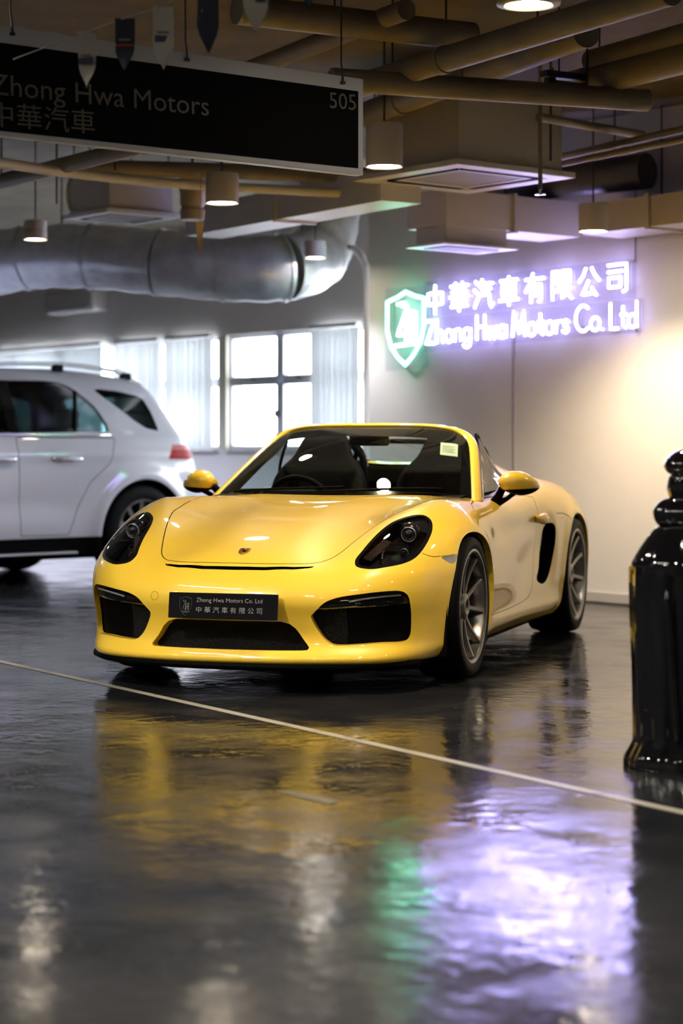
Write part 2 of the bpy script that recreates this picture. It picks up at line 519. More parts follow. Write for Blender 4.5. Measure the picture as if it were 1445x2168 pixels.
# side-on curves along the car, y = 0 at the front axle, the tail at +3.45
hood_z = Spl((-1.1, .36), (-.93, .50), (-.82, .56), (-.72, .604), (-.55, .662), (-.3, .728), (0, .782), (.3, .818), (.6, .843), (.9, .862), (1.3, .88), (1.7, .94), (1.95, .99), (2.15, .998), (2.5, .965), (3, .88), (3.4, .77), (3.7, .68))
fend_z = Spl((-1.1, .30), (-.9, .46), (-.75, .575), (-.6, .665), (-.45, .735), (-.3, .785), (-.1, .822), (.1, .836), (.35, .835), (.7, .822), (1.1, .825), (1.5, .85), (1.9, .885), (2.3, .903), (2.6, .89), (3, .825), (3.4, .70), (3.7, .6))
fend_x = Spl((-1.1, .56), (-.7, .60), (-.3, .675), (0, .715), (.5, .735), (1, .725), (1.6, .72), (2.3, .735), (3, .68), (3.7, .55))
plan_w = Spl((-1.1, .66), (-.85, .775), (-.65, .83), (-.4, .865), (-.15, .885), (.1, .889), (.4, .872), (.7, .858), (1.1, .855), (1.5, .862), (1.9, .882), (2.3, .898), (2.6, .897), (3, .865), (3.4, .78), (3.7, .68))
side_in = Spl((0, .085), (.13, .06), (.2, .028), (.3, .012), (.45, .0), (.58, .0), (.68, .010), (.78, .04), (.86, .085), (1.0, .2))
nose_y = Spl((0, .06), (.10, .04), (.135, .004), (.160, -.012), (.185, .002), (.22, .03), (.26, .036), (.32, .028), (.40, .004), (.46, -.004), (.52, .006), (.57, .05), (.63, .14), (.7, .3), (.9, .9))
nose_plan = Spl((0, 0), (.2, .012), (.4, .055), (.55, .115), (.68, .205), (.78, .33), (.86, .52), (.92, .75), (1.1, 1.6))
def body_top(a, y):
    zc, zf, xf = hood_z(y), fend_z(y), fend_x(y)
    t = np.clip(a / xf, 0, None)
    s = np.where(t < 1, sstep(.35, 1.0, t), 1.0)
    tt = np.clip(t, 0, 1)
    crown = -0.038 * 45.6 * tt ** 4 * (1 - tt) ** 2 * sstep(.65, -.05, y) * sstep(-.95, -.6, y)
    out = np.maximum(a - xf, 0)
    hump = 0.035 * np.exp(-((a - .34) / .13) ** 2) * sstep(1.6, 1.9, y) * sstep(3.4, 2.4, y)
    return zc + (zf - zc) * s + crown + hump - 1.6 * out ** 2 - 0.06 * out
def body_side(y, z):
    w = plan_w(y) - side_in(z) - .055 * sstep(.50, .74, z) * sstep(.05, -.55, y)
    # hollow in the door that leads into the air scoop, ending in front of the rear wheel
    w = w - 0.050 * np.exp(-((z - (.50 + .10 * (y - 1.5))) / .17) ** 2) * sstep(.75, 1.70, y) * sstep(1.98, 1.80, y)
    # shoulder crease along the door
    w = w - 0.016 * np.exp(-((z - .66) / .06) ** 2) * sstep(.35, .7, y) * sstep(2.0, 1.6, y)
    # sill kick-out
    w = w + 0.018 * np.exp(-((z - .20) / .05) ** 2) * sstep(.3, .6, y) * sstep(2.2, 1.9, y)
    # flared lips around the wheels
    for yc, amp in ((0, .020), (2.475, .016)):
        d = np.sqrt((y - yc) ** 2 + (z - .335) ** 2)
        w = w + amp * np.exp(-((d - .375) / .05) ** 2)
    return w
def body_nose(a, z): return -.945 + nose_y(z) + nose_plan(a) * (1 + .10 * sstep(.45, .15, z) * 0)
def car_f(x, y, z):
    a = np.abs(x)
    g1 = z - body_top(a, y)
    g2 = a - body_side(y, z)
    g3 = body_nose(a, z) - y
    tail = y - (3.46 - .35 * np.maximum(a - .3, 0) ** 2 - .25 * np.maximum(z - .6, 0) - .25 * np.maximum(.4 - z, 0))
    f = smax(g1, g2, .17)
    f = smax(f, g3 * .8, .12)
    f = smax(f, tail, .16)
    return smax(f, .135 - z, .02)
def car_ray(u, v):
    """first point of the car body along the photo's ray, in car coordinates"""
    o = CARI @ np.array([0, 0, CAMH, 1]); d = CARI @ np.append(ray_dir(u, v), 0)
    t = np.linspace(7.5, 13.5, 1500)
    P = o[:3] + t[:, None] * d[:3]
    f = car_f(*P.T); k = np.argmax(f < 0)
    if f[k] >= 0: return None
    lo, hi = t[k - 1], t[k]
    for _ in range(24):
        m = .5 * (lo + hi); p = o[:3] + m * d[:3]
        if car_f(p[0:1], p[1:2], p[2:3])[0] < 0: hi = m
        else: lo = m
    return o[:3] + hi * d[:3]
# ------------------------------------------------------------------ car materials
M_PAINT = mat('yellow car paint', (.88, .59, .05), .38, 0, 1.0)
M_BLACKG = mat('gloss black plastic', (.006, .006, .007), .08, 0, .6)
M_BLACKM = mat('matt black plastic', (.0016, .0016, .0019), .6, spec=.05)
M_RUBBER = mat('tyre rubber', (.0025, .0025, .0027), .6, spec=.1)
M_DARK = mat('dark trim', (.002, .002, .0025), .8, spec=.1)
M_RIM = mat('silver grey alloy', (.24, .225, .205), .30, .9)
M_CHROME = mat('chrome', (.85, .85, .85), .08, 1.0)
M_LENS = glass_mat('headlight lens', (.72, .74, .78))
M_WIND = glass_mat('windscreen glass', (.80, .88, .84))
M_TINT = glass_mat('clear side glass', (.72, .80, .78))
M_FABRIC = mat('black canvas', (.012, .012, .014), .75)
M_LEATHER = mat('black leather', (.0025, .0025, .003), .6, spec=.06)
M_AMBER = mat('indicator reflector', (.45, .30, .22), .12, .85)
M_GREYLENS = mat('smoked clear lens', (.26, .25, .21), .15, .6, .5)
def mesh_grille_mat():
    m = mat('black grille mesh', (.01, .01, .011), .5, spec=.1)
    nt, N, L, b = nodes_of(m)
    tc = N.new('ShaderNodeTexCoord')
    prev = None
    for sgn in (1, -1):
        mp = N.new('ShaderNodeMapping'); mp.inputs['Rotation'].default_value = (0, sgn * math.radians(40), 0)
        L.new(tc.outputs['Object'], mp.inputs[0])
        w = N.new('ShaderNodeTexWave'); w.bands_direction = 'X'; w.inputs['Scale'].default_value = 32
        L.new(mp.outputs[0], w.inputs[0])
        if prev is None: prev = w
        else:
            mx = N.new('ShaderNodeMath'); mx.operation = 'MAXIMUM'
            L.new(prev.outputs['Fac'], mx.inputs[0]); L.new(w.outputs['Fac'], mx.inputs[1])
            r = N.new('ShaderNodeValToRGB')
            r.color_ramp.elements[0].position = .78; r.color_ramp.elements[0].color = (.002, .002, .002, 1)
            r.color_ramp.elements[1].position = .92; r.color_ramp.elements[1].color = (.014, .0145, .016, 1)
            L.new(mx.outputs[0], r.inputs[0]); L.new(r.outputs[0], b.inputs['Base Color'])
            bp = N.new('ShaderNodeBump'); bp.inputs['Distance'].default_value = .004
            L.new(mx.outputs[0], bp.inputs['Height']); L.new(bp.outputs[0], b.inputs['Normal'])
    return m
M_MESH = mesh_grille_mat()

sports_car = empty('sports_car', label='yellow open-top roadster parked on the glossy floor', cat='car')
sports_car.matrix_world = CAR
V, T = surface_net(car_f, (-1.0, -1.05, .10), (1.0, 3.6, 1.0), .0125)
VN = unit(grad(car_f, V))
def frame_of(P3):
    """plane basis of a ring of points: centre, two in-plane axes, normal facing out"""
    c = P3.mean(0); u, s, vt = np.linalg.svd(P3 - c)
    n = vt[2]; gn = grad(car_f, c[None])[0]
    if n @ gn < 0: n = -n
    return c, vt[0], vt[1], n
def px_ring(px): return np.array([q for q in (car_ray(*p) for p in px) if q is not None])
class Outline:
    """a closed outline on the body: points in car coordinates, flattened onto their plane"""
    def __init__(s, P3, smooth=5, mirror=False):
        P3 = np.array(P3, float)
        if mirror: P3 = P3 * np.array([-1, 1, 1])
        s.c, s.a, s.b, s.n = frame_of(P3)
        q = np.stack([(P3 - s.c) @ s.a, (P3 - s.c) @ s.b], 1)
        s.Q = np.array(catmull(q, smooth, True)) if smooth > 1 else q
        s.R = np.linalg.norm(q, axis=1).max()
    def sd(s, V, N, inset=0.0, deep=.35):
        g = np.full(len(V), 1.0)
        m = (np.linalg.norm(V - s.c, axis=1) < s.R + .15) & (N @ s.n > .1) & (np.abs((V - s.c) @ s.n) < deep)
        if m.any():
            P = V[m] - s.c
            g[m] = poly_sd(np.stack([P @ s.a, P @ s.b], 1), s.Q) + inset
        return g
def cut_out(out, gap=0.0):
    """take the piece inside an outline off the body; returns its own (V, T)"""
    global V, T, VN
    g = out.sd(V, VN, gap)
    V2, Ti, _ = clip(V, T, g)
    piece = compact(V2, Ti)
    g = out.sd(V, VN, -gap)
    V, _, T = clip(V, T, g)
    VN = unit(grad(car_f, V))
    return piece
def sink(piece, vec, k=1.0):
    P, F = piece; return P + np.array(vec), F
def collar(piece, vec):
    """walls that join the rim of a piece to its sunken copy"""
    P, F = piece; E = boundary(F)
    n = len(P); W = np.concatenate([P, P + np.array(vec)])
    return compact(W, np.concatenate([np.stack([E[:, 1], E[:, 0], E[:, 0] + n], 1), np.stack([E[:, 1], E[:, 0] + n, E[:, 1] + n], 1)]))
def sym(P): return [P, [(-x, y, z) for x, y, z in P][::-1]]
def mir(P): return np.array(P) * np.array([-1, 1, 1])

# ---- wheel openings
for yc, rt, rf in ((0, .349, .375), (2.475, .360, .388)):
    poly = []
    for k in range(25):
        an = math.pi * k / 24
        poly.append((yc - rf * math.cos(an), .335 + rt * math.sin(an)))
    poly += [(yc + rf, .0), (yc - rf - .015, .0)]
    Q = np.array(poly)
    for s in (1, -1):
        g = np.full(len(V), 1.0); m = (V[:, 0] * s > .45) & (np.abs(V[:, 1] - yc) < .7)
        g[m] = poly_sd(V[m][:, 1:], Q)
        E0 = None
        V, Ti, T = clip(V, T, g)
        piece = compact(V, Ti)
        # rolled lip, then the dark liner
        E = boundary(piece[1]); P = piece[0]
        mid = P[E].mean(1); keep = (np.abs(mid[:, 0]) > .70) & (mid[:, 2] > .15)
        E = E[keep]; W = np.concatenate([P, P - np.array([s * .03, 0, 0])])
        n = len(P)
        Wt = np.concatenate([np.stack([E[:, 0], E[:, 1], E[:, 1] + n], 1), np.stack([E[:, 0], E[:, 1] + n, E[:, 0] + n], 1)])
        a, b = compact(W, Wt)
        mesh_obj('arch_lip', a, b, M_PAINT, sports_car)
        mb = MB(); ring = [(yc - (rf + .012) * math.cos(math.pi * k / 20), .335 + (rt + .012) * math.sin(math.pi * k / 20)) for k in range(21)]
        ring = [(yc - rf - .02, .14)] + ring + [(yc + rf + .012, .14)]
        mb.grid([[(s * .855, y, z) for y, z in ring], [(s * .50, y, z) for y, z in ring]])
        mb.add([(s * .50, y, z) for y, z in ring], [tuple(range(len(ring)))])
        mb.build('wheel_arch_liner', M_DARK, sports_car)
    VN = unit(grad(car_f, V))

# ---- headlights
HL = px_ring([(751, 1193), (753, 1183), (765, 1168), (781.5, 1148), (806, 1123), (831, 1105), (856, 1095), (881, 1090), (899.5, 1091.6), (911, 1100), (915, 1111.5),
              (913, 1128), (903, 1150), (889.5, 1170), (873, 1184.6), (848, 1194.6), (815, 1201), (786.5, 1205), (765, 1203), (754, 1199)])
def build_headlight(s):
    out = Outline(HL, 3, s < 0)
    P, F = cut_out(out, .0006)
    nv = unit(grad(car_f, P))
    hl = mesh_obj('headlight', P - nv * .085, F, mat('headlight housing', (.008, .008, .009), .3), sports_car)
    n = out.n
    cw = collar((P, F), -n * .085); mesh_obj('housing_wall', cw[0], cw[1], M_BLACKG, hl, False)
    # black rim around the clear cover
    g = out.sd(P, nv, .016); P2, Ti, To = clip(P, F, g)
    a = compact(P2, To); mesh_obj('lens_rim', a[0], a[1], M_BLACKG, hl, normals=unit(grad(car_f, a[0])))
    a = compact(P2, Ti); mesh_obj('lens_cover', a[0], a[1], M_LENS, hl, normals=unit(grad(car_f, a[0])))
    fx = lambda p: np.array(p) * np.array([s, 1, 1])
    # main projector: bowl, ring and glass eye looking forward
    def eye(c, r, nm):
        M = Matrix.Translation(fx(c)) @ Matrix.Rotation(math.radians(6 * s), 4, 'Z') @ Matrix.Rotation(math.radians(98), 4, 'X')   # local z points to the front of the car
        MB().lathe([(r * 1.0, -.05), (r * 1.04, 0), (r * 1.0, .004), (r * .95, .003), (r * .94, -.01)], mat4=M, seg=32).build(nm + '_ring', mat('satin ring', (.55, .55, .55), .35, .6), hl, True)
        MB().lathe([(.001, .012), (r * .4, .009), (r * .7, .001), (r * .9, -.012), (r * .9, -.04)], mat4=M, seg=28).build(nm + '_lens', mat('projector glass', (.01, .01, .012), .03, 0, 1.0), hl, True)
        MB().lathe([(r * 1.06, -.005), (r * 1.4, -.012), (r * 1.5, -.04)], mat4=M, seg=32).build(nm + '_bowl', mat('dark reflector bowl', (.012, .012, .014), .2, .3), hl, True)
    eye((.674, -.385, .684), .033, 'projector')
    eye((.661, -.415, .602), .019, 'auxiliary_lamp')
    # indicator along the inner edge, a run of small facets
    A, B = np.array([.535, -.615, .588]), np.array([.590, -.50, .660])
    mb = MB()
    for k in range(12):
        for j in range(4):
            c = A + (B - A) * (k / 11) + np.array([.0085 * j, .004 * j, -.003 * j])
            mb.box(fx(c), (.0085, .010, .0115), rz=(.6 if (j + k) % 2 else -.5) * s, bevel=.0025)
    o = mb.build('turn_signal', M_AMBER, hl); o['kind'] = 'stuff'
    MB().tube([fx(p) for p in ((.605, -.50, .640), (.600, -.55, .605), (.607, -.58, .575))], .004, 8).build('running_light', M_CHROME, hl, True)
    MB().box(fx((.645, -.47, .642)), (.10, .04, .006), rz=.3 * s, bevel=.002).build('reflector_shelf', M_BLACKG, hl)
    return hl
for s in (1, -1): build_headlight(s)

# ---- front air intakes
INT = px_ring([(658, 1307), (663.4, 1298), (685, 1277), (712, 1266), (748, 1259.7), (793, 1254), (829, 1251), (848.7, 1251.6), (859.5, 1257), (866, 1268), (870, 1302),
               (868.9, 1338), (863, 1352), (848.7, 1359.5), (802, 1362), (748, 1366), (712, 1367), (697.6, 1363), (685, 1352), (670.6, 1331)])
def build_intake(s):
    out = Outline(INT, 3, s < 0)
    P, F = cut_out(out)
    vec = np.array([0, .035, 0]) - out.n * .01
    w = collar((P, F), vec); mesh_obj('intake_surround', w[0], w[1], M_PAINT, sports_car, False)
    Q = P + vec
    nv = unit(grad(car_f, P))
    # upper gloss blade proud of the lower mesh panel: divided along a sloping line
    za = car_ray(670, 1294)[2]; zb = car_ray(868, 1279)[2]
    xa, xb = .40, .75
    line = za + (zb - za) * (np.abs(P[:, 0]) - xa) / (xb - xa)
    g = line - P[:, 2]
    Q2, up, low = clip(Q, F, g)
    a = compact(Q2, low)
    it = mesh_obj('air_intake', a[0] + np.array([0, .012, 0]), a[1], M_BLACKM, sports_car)
    # ribbed insert towards the plate
    g2 = np.abs(a[0][:, 0]) - .505
    b, ti, to = clip(a[0], a[1], g2); b = compact(b, ti)
    mesh_obj('intake_mesh', b[0] + np.array([0, .009, 0]), b[1], M_MESH, it)
    a = compact(Q2, up)
    bulge = a[0].copy()
    hgt = np.clip((a[0][:, 2] - (za + (zb - za) * (np.abs(a[0][:, 0]) - xa) / (xb - xa))) / .05, 0, 1)
    bulge[:, 1] -= .016 * np.sqrt(np.clip(1 - (1 - 2 * np.clip(hgt, 0, 1)) ** 2, 0, 1))
    mesh_obj('intake_blade', bulge, a[1], M_BLACKG, it)
    e = collar(a, (0, .02, 0)); mesh_obj('blade_edge', e[0], e[1], M_BLACKG, it, False)
    # daytime running light strip set into the blade
    px = [(735, 1275), (770, 1269), (810, 1264), (845, 1261)]
    pts = [np.array(car_ray(*p)) * np.array([s, 1, 1]) + np.array([0, .022, 0]) for p in px]
    MB().tube(catmull(pts, 5), .0045, 8).build('running_light', mat('clear strip lens', (.25, .25, .26), .05, .2, 1.0), it, True)
for s in (1, -1): build_intake(s)

# ---- lower centre grille
half = px_ring([(475, 1314), (530, 1315), (594, 1316), (613, 1321), (627, 1332), (643, 1355), (654, 1370), (653, 1376), (640, 1377.5), (560, 1377), (475, 1375)])
half[0, 0] = 0; half[-1, 0] = 0
ring = list(half) + [p * np.array([-1, 1, 1]) for p in half[::-1][1:-1]]
ol = Outline(ring, 1)
P, F = cut_out(ol)
w = collar((P, F), (0, .06, -.004)); mesh_obj('grille_surround', w[0], w[1], M_PAINT, sports_car, False)
mesh_obj('lower_grille', P + np.array([0, .06, -.004]), F, M_MESH, sports_car)

# ---- slim vent below the hood edge
top = px_ring([(508, 1199.5), (560, 1200.5), (620, 1200.5), (655, 1199.5), (674, 1198)]); bot = px_ring([(655, 1203), (620, 1206), (560, 1207.5), (508, 1207)])
top[0, 0] = 0; bot[-1, 0] = 0
half = np.concatenate([top, bot])
ring = list(half) + [p * np.array([-1, 1, 1]) for p in half[::-1][1:-1]]
P, F = cut_out(Outline(ring, 1))
w = collar((P, F), (0, .03, -.012)); mesh_obj('vent_surround', w[0], w[1], M_BLACKM, sports_car, False)
mesh_obj('hood_vent', P + np.array([0, .03, -.012]), F, M_MESH, sports_car)

# ---- hood panel
edge = px_ring([(365, 1085), (352, 1115), (345, 1145), (342, 1168), (346, 1180), (360, 1187), (400, 1190), (455, 1191.5), (500, 1192)])
edge[-1, 0] = 0
rear = [(-.57, -.05), (-.605, .2), (-.625, .45), (-.60, .56), (-.45, .50), (-.2, .455), (0, .445)]
rear = [np.array([x, y, float(body_top(np.array([abs(x)]), np.array([y]))[0])]) for x, y in rear][::-1]
halfp = rear + list(edge)                       # centre rear, along the left side, to the centre front
ring = halfp + [p * np.array([-1, 1, 1]) for p in halfp[::-1][1:-1]]
hood = cut_out(Outline(ring, 3), .0021)
mesh_obj('hood', hood[0], hood[1], M_PAINT, sports_car, normals=unit(grad(car_f, hood[0])))

# ---- side scoops
SC = px_ring([(1135, 1224), (1139.5, 1200), (1144.7, 1148.6), (1147, 1126), (1154, 1110), (1167.6, 1107), (1174, 1113), (1175.7, 1126), (1173.5, 1156), (1166, 1196), (1158.7, 1222), (1150, 1235), (1141, 1234)])
for s in (1, -1):
    out = Outline(SC, 3, s < 0)
    P, F = cut_out(out)
    vec = np.array([-s * .05, .03, 0])
    w = collar((P, F), vec); mesh_obj('scoop_wall', w[0], w[1], M_DARK, sports_car, False)
    mesh_obj('air_scoop', P + vec, F, M_BLACKM, sports_car)

# ---- doors
DR = [(.43, .80), (.335, .70), (.30, .60), (.315, .48), (.36, .36), (.385, .275), (.43, .258), (.7, .254), (1.1, .258), (1.35, .272), (1.48, .31), (1.56, .40), (1.62, .50), (1.66, .60), (1.69, .70), (1.69, .76), (1.64, .815)]
for s in (1, -1):
    D3 = np.array([[s * .85, y, z] for y, z in DR])
    Q = np.array(catmull([(y, z) for y, z in DR], 3, True))
    def dsd(Vv, off):
        g = np.full(len(Vv), 1.0); m = (Vv[:, 0] * s > .5) & (Vv[:, 1] > .1) & (Vv[:, 1] < 1.9)
        g[m] = poly_sd(Vv[m][:, 1:], Q) + off
        return g
    V2, Ti, _ = clip(V, T, dsd(V, .0013)); d = compact(V2, Ti)
    V, _, T = clip(V, T, dsd(V, -.0013))
    mesh_obj('door', d[0], d[1], M_PAINT, sports_car, normals=unit(grad(car_f, d[0])))
VN = unit(grad(car_f, V))

# ---- side marker lamps
MK = px_ring([(931, 1178), (950, 1175.5), (968, 1173), (966, 1182), (963, 1191), (955, 1193), (946, 1189)])
for s in (1, -1):
    P, F = cut_out(Outline(MK, 2, s < 0), .0005)
    mesh_obj('side_marker', P, F, M_GREYLENS, sports_car, normals=unit(grad(car_f, P)))
    mesh_obj('marker_seat', P - unit(grad(car_f, P)) * .008, F, M_DARK, sports_car)

# ---- cabin opening
def cab_front(x): return .475 + .52 * x * x
ringxy = [(x, cab_front(x) + .05) for x in np.linspace(-.655, .655, 21)] + [(.668, .9), (.66, 1.4), (.63, 1.62), (.56, 1.80), (.4, 1.87), (0, 1.89), (-.4, 1.87), (-.56, 1.80), (-.63, 1.62), (-.66, 1.4), (-.668, .9)]
Q = np.array(ringxy)
g = np.full(len(V), 1.0); m = (V[:, 2] > .7)
g[m] = poly_sd(V[m][:, :2], Q)
V2, Ti, T = clip(V, T, g); V = V2
cabin = compact(V2, Ti)
w = collar(cabin, (0, 0, -.10)); mesh_obj('cabin_edge', w[0], w[1], M_DARK, sports_car, False)
P, F = compact(V, T)
mesh_obj('body_shell', P, F, M_PAINT, sports_car, normals=unit(grad(car_f, P)))
# dark inner skin behind the panel gaps
def inner_skin():
    Vi, Ti = surface_net(lambda x, y, z: car_f(x, y, z) + .020, (-1.0, -1.05, .10), (1.0, 3.6, 1.0), .04)
    g = np.full(len(Vi), 1.0); m = Vi[:, 2] > .62
    g[m] = poly_sd(Vi[m][:, :2], Q * 1.0) - .04
    for yc in (0, 2.475):
        g = np.minimum(g, np.where(np.abs(Vi[:, 0]) > .45, np.hypot(Vi[:, 1] - yc, Vi[:, 2] - .335) - .43, 1))
    g = np.minimum(g, np.where((Vi[:, 1] < -.35) & (Vi[:, 2] < .80), -.1, 1.0))        # open nose: lamps and intakes have their own backs
    g = np.minimum(g, np.where((np.abs(Vi[:, 1] - 1.75) < .35) & (np.abs(Vi[:, 0]) > .6), -.1, 1.0))
    Vi, _, To = clip(Vi, Ti, g)
    a = compact(Vi, To)
    mesh_obj('inner_skin', a[0], a[1], M_DARK, sports_car)
inner_skin()

# ---- black splitter under the bumper
mb = MB(); xs = np.linspace(-.80, .80, 41)
def lip_y(x): return float(body_nose(np.array([abs(x)]), np.array([.165]))[0])
rows = []
for dy, z in ((.012, .146), (-.004, .132), (-.004, .120), (.05, .105), (.30, .10)):
    rows.append([(x * (.985 if dy < .2 else .95), lip_y(x) + dy + .014, z) for x in xs])
mb.grid(rows)
mb.build('front_splitter', M_BLACKM, sports_car, True)
MB().box((0, 1.25, .125), (1.5, 3.4, .04)).build('underbody', M_DARK, sports_car)

# ---- windscreen, its frame, soft top
def wbase(t):   # t -1..1 across
    x = .70 * t; return np.array([x, cab_front(x) + .02, float(body_top(np.array([abs(x)]), np.array([cab_front(x) + .02]))[0]) - .005])
def wtop(t): return np.array([.555 * t - .02 * t ** 5, 1.20 + .14 * t ** 2, 1.192 - .035 * t ** 4])
def wpt(t, s):
    b, e = wbase(t), wtop(t); s = s * (1 - .10 * abs(t) ** 9) if s > 0 else s; p = b + (e - b) * s
    n = np.array([.35 * t, -.5, .8]); return p + n / np.linalg.norm(n) * .045 * math.sin(math.pi * s) * (1 - .92 * t * t)
ts = np.linspace(-1, 1, 33); ss = np.linspace(0, 1, 17)
G = [[wpt(t, s) for t in ts] for s in ss]
wind = MB().grid(G).build('windscreen', M_WIND, sports_car, True)
bd = MB()   # printed dark border just inside the glass
for (t0, t1, s0, s1) in ((-1, 1, .79, 1), (-1, 1, 0, .06), (-1, -.91, 0, 1), (.91, 1, 0, 1)):
    bd.grid([[wpt(t, s) - np.array([0, -.003, .003]) for t in np.linspace(t0, t1, 25 if t1 - t0 > .5 else 4)] for s in np.linspace(s0, s1, 4 if s1 - s0 < .5 else 17)])
o = bd.build('glass_border', M_BLACKG, wind, True); o['kind'] = 'stuff'
path = [wpt(-1, s) for s in np.linspace(-.04, .96, 20)] + [wpt(t, 1.0) * np.array([1, 1, 1]) for t in np.linspace(-.985, .985, 61)] + [wpt(1, s) for s in np.linspace(.96, -.04, 20)]
sm = np.array(path)
for _ in range(8): sm[1:-1] = .25 * sm[:-2] + .5 * sm[1:-1] + .25 * sm[2:]
mb = MB(); rings = []
for i, p in enumerate(sm):
    tdir = sm[min(i + 1, len(sm) - 1)] - sm[max(i - 1, 0)]; tdir /= np.linalg.norm(tdir)
    outw = np.array([p[0], 0, 0]) if abs(p[0]) > .5 else np.array([0, 0, 1.])
    side = 1.0 if abs(p[0]) < .5 else 0.0
    k = sstep(.42, .56, abs(p[0]))
    outw = np.array([np.sign(p[0]) * k, .25 * k, (1 - k) * .8 + .25 * k]); outw -= tdir * (outw @ tdir); outw /= np.linalg.norm(outw)
    nn = np.cross(tdir, outw); nn = nn if nn[1] < 0 else -nn
    dp = .026 + .062 * k
    prof = [(-.006, .001), (.0, .004), (.006, .004), (.011, .0), (.014, -.010), (.016, -dp * .7), (.010, -dp), (-.006, -dp * .9)]
    rings.append([p + outw * a * (1 + 1.2 * k) + nn * b + np.array([0, .9 * max(a, 0) * (1 + 1.2 * k) * k, 0]) for a, b in prof])
mb.grid([r + [r[0]] for r in rings])
mb.build('windscreen_frame', M_PAINT, sports_car, True)
def tri_grid(G):
    n, m = len(G), len(G[0]); P = np.array([p for r in G for p in r]); F = []
    for i in range(n - 1):
        for j in range(m - 1):
            a = i * m + j; F += [(a, a + 1, a + m + 1), (a, a + m + 1, a + m)]
    return P, np.array(F)
# inner pillar trim, a broad dark band behind each pillar
for s in (1, -1):
    MB().grid([[wpt(s, q) + np.array([-s * .004, .012, -.004]) for q in np.linspace(0, .97, 12)], [wpt(s, q) + np.array([-s * (.02 + .01 * q), .17 - .05 * q, -.02 + .0 * q]) for q in np.linspace(0, .97, 12)]]).build('pillar_trim', M_DARK, sports_car, True)
# frameless door glass, raised, with its dark edge
for s in (1, -1):
    top_e = [wpt(s, q) + np.array([s * .022, .055, -.004]) for q in np.linspace(.02, .97, 12)]
    top_e += [np.array([s * .552, y, z]) for y, z in ((1.40, 1.145), (1.45, 1.135), (1.485, 1.11))]
    top_e += [np.array([s * x, y, z]) for x, y, z in ((.575, 1.50, 1.06), (.60, 1.52, 1.0), (.63, 1.58, .94), (.655, 1.66, .895))]
    top_e = [np.array(p) for p in catmull(top_e, 2)]
    low = [np.array([s * .672, .76 + .90 * k / (len(top_e) - 1), .83 + .03 * k / (len(top_e) - 1)]) for k in range(len(top_e))]
    dg_ = MB().grid([[a + (b - a) * q + np.array([s * .018 * math.sin(math.pi * q), 0, 0]) for a, b in zip(top_e, low)] for q in np.linspace(0, 1, 7)]).build('door_glass', M_TINT, sports_car, True)
    MB().tube(top_e, .009, 8).build('glass_seal', M_BLACKM, dg_, True)
    tri = [wpt(s, 0.0) + np.array([s * .018, .05, .0]), wpt(s, .30) + np.array([s * .018, .06, 0]), np.array([s * .685, 1.02, .845])]
    MB().add(tri + [p + np.array([s * .006, 0, 0]) for p in tri], [(0, 1, 2), (5, 4, 3), (0, 3, 4, 1), (1, 4, 5, 2), (2, 5, 3, 0)]).build('quarter_panel', M_BLACKM, sports_car)

# ---- cabin
tub = MB()
tub.add([(-.64, .56, .33), (.64, .56, .33), (.64, 2.05, .33), (-.64, 2.05, .33), (-.66, .56, .80), (.66, .56, .80), (.60, 2.05, .86), (-.60, 2.05, .86)],
        [(0, 1, 2, 3), (0, 4, 5, 1), (1, 5, 6, 2), (2, 6, 7, 3), (3, 7, 4, 0)])
tub.build('cabin_tub', M_DARK, sports_car)
mb = MB(); G2 = []
for y, z in ((.50, .815), (.60, .838), (.75, .845), (.88, .840), (.95, .80), (.96, .70), (.93, .58)):
    G2.append([(x, y + .10 * x * x, z - .02 * x * x + (.022 if abs(x + .36) < .2 and .7 < y < .9 else 0)) for x in np.linspace(-.66, .66, 27)])
mb.grid(G2).build('dashboard', M_LEATHER, sports_car, True)
st = Matrix.Translation((-.335, 1.08, .752)) @ Matrix.Rotation(math.radians(-68), 4, 'X')
wheel_s = MB().tube([st @ Vector((.178 * math.cos(a), .178 * math.sin(a), 0)) for a in np.linspace(0, 2 * math.pi, 40, endpoint=False)], .016, 10, closed=True).build('steering_wheel', M_LEATHER, sports_car, True)
MB().lathe([(.001, .03), (.05, .028), (.062, .015), (.06, -.03), (.03, -.10)], mat4=st, seg=20).build('wheel_hub', M_LEATHER, wheel_s, True)
for an in (0, math.pi, -math.pi / 2):
    MB().tube([st @ Vector((.05 * math.cos(an), .05 * math.sin(an), .005)), st @ Vector((.17 * math.cos(an), .17 * math.sin(an), 0))], [.016, .012], 8).build('wheel_spoke', M_LEATHER, wheel_s, True)
def seat(sx):
    so = MB(); G = []
    prof = [(1.36, .48, .24, .06), (1.42, .62, .26, .08), (1.48, .76, .275, .085), (1.53, .88, .27, .085), (1.565, .96, .235, .075), (1.59, 1.02, .18, .065), (1.61, 1.07, .155, .06), (1.625, 1.11, .14, .055), (1.635, 1.14, .115, .04), (1.64, 1.155, .06, .02), (1.64, 1.158, .001, .001)]
    for (y, z, w, d) in [tuple(p) for p in catmull(prof, 3)]:
        G.append([(sx + w * math.copysign(abs(math.cos(a)) ** .8, math.cos(a)), y + d * math.sin(a) - .06 * abs(math.cos(a)) ** 3 * min(1, w / .25), z) for a in np.linspace(0, 2 * math.pi, 33)])
    so.grid(G)
    b = so.build('seat_backrest', M_LEATHER, sports_car, True)
    c = MB(); c.box((sx, 1.16, .42), (.50, .52, .15), bevel=.05); c.build('seat_cushion', M_LEATHER, sports_car, True)
for sx in (-.36, .36): seat(sx)
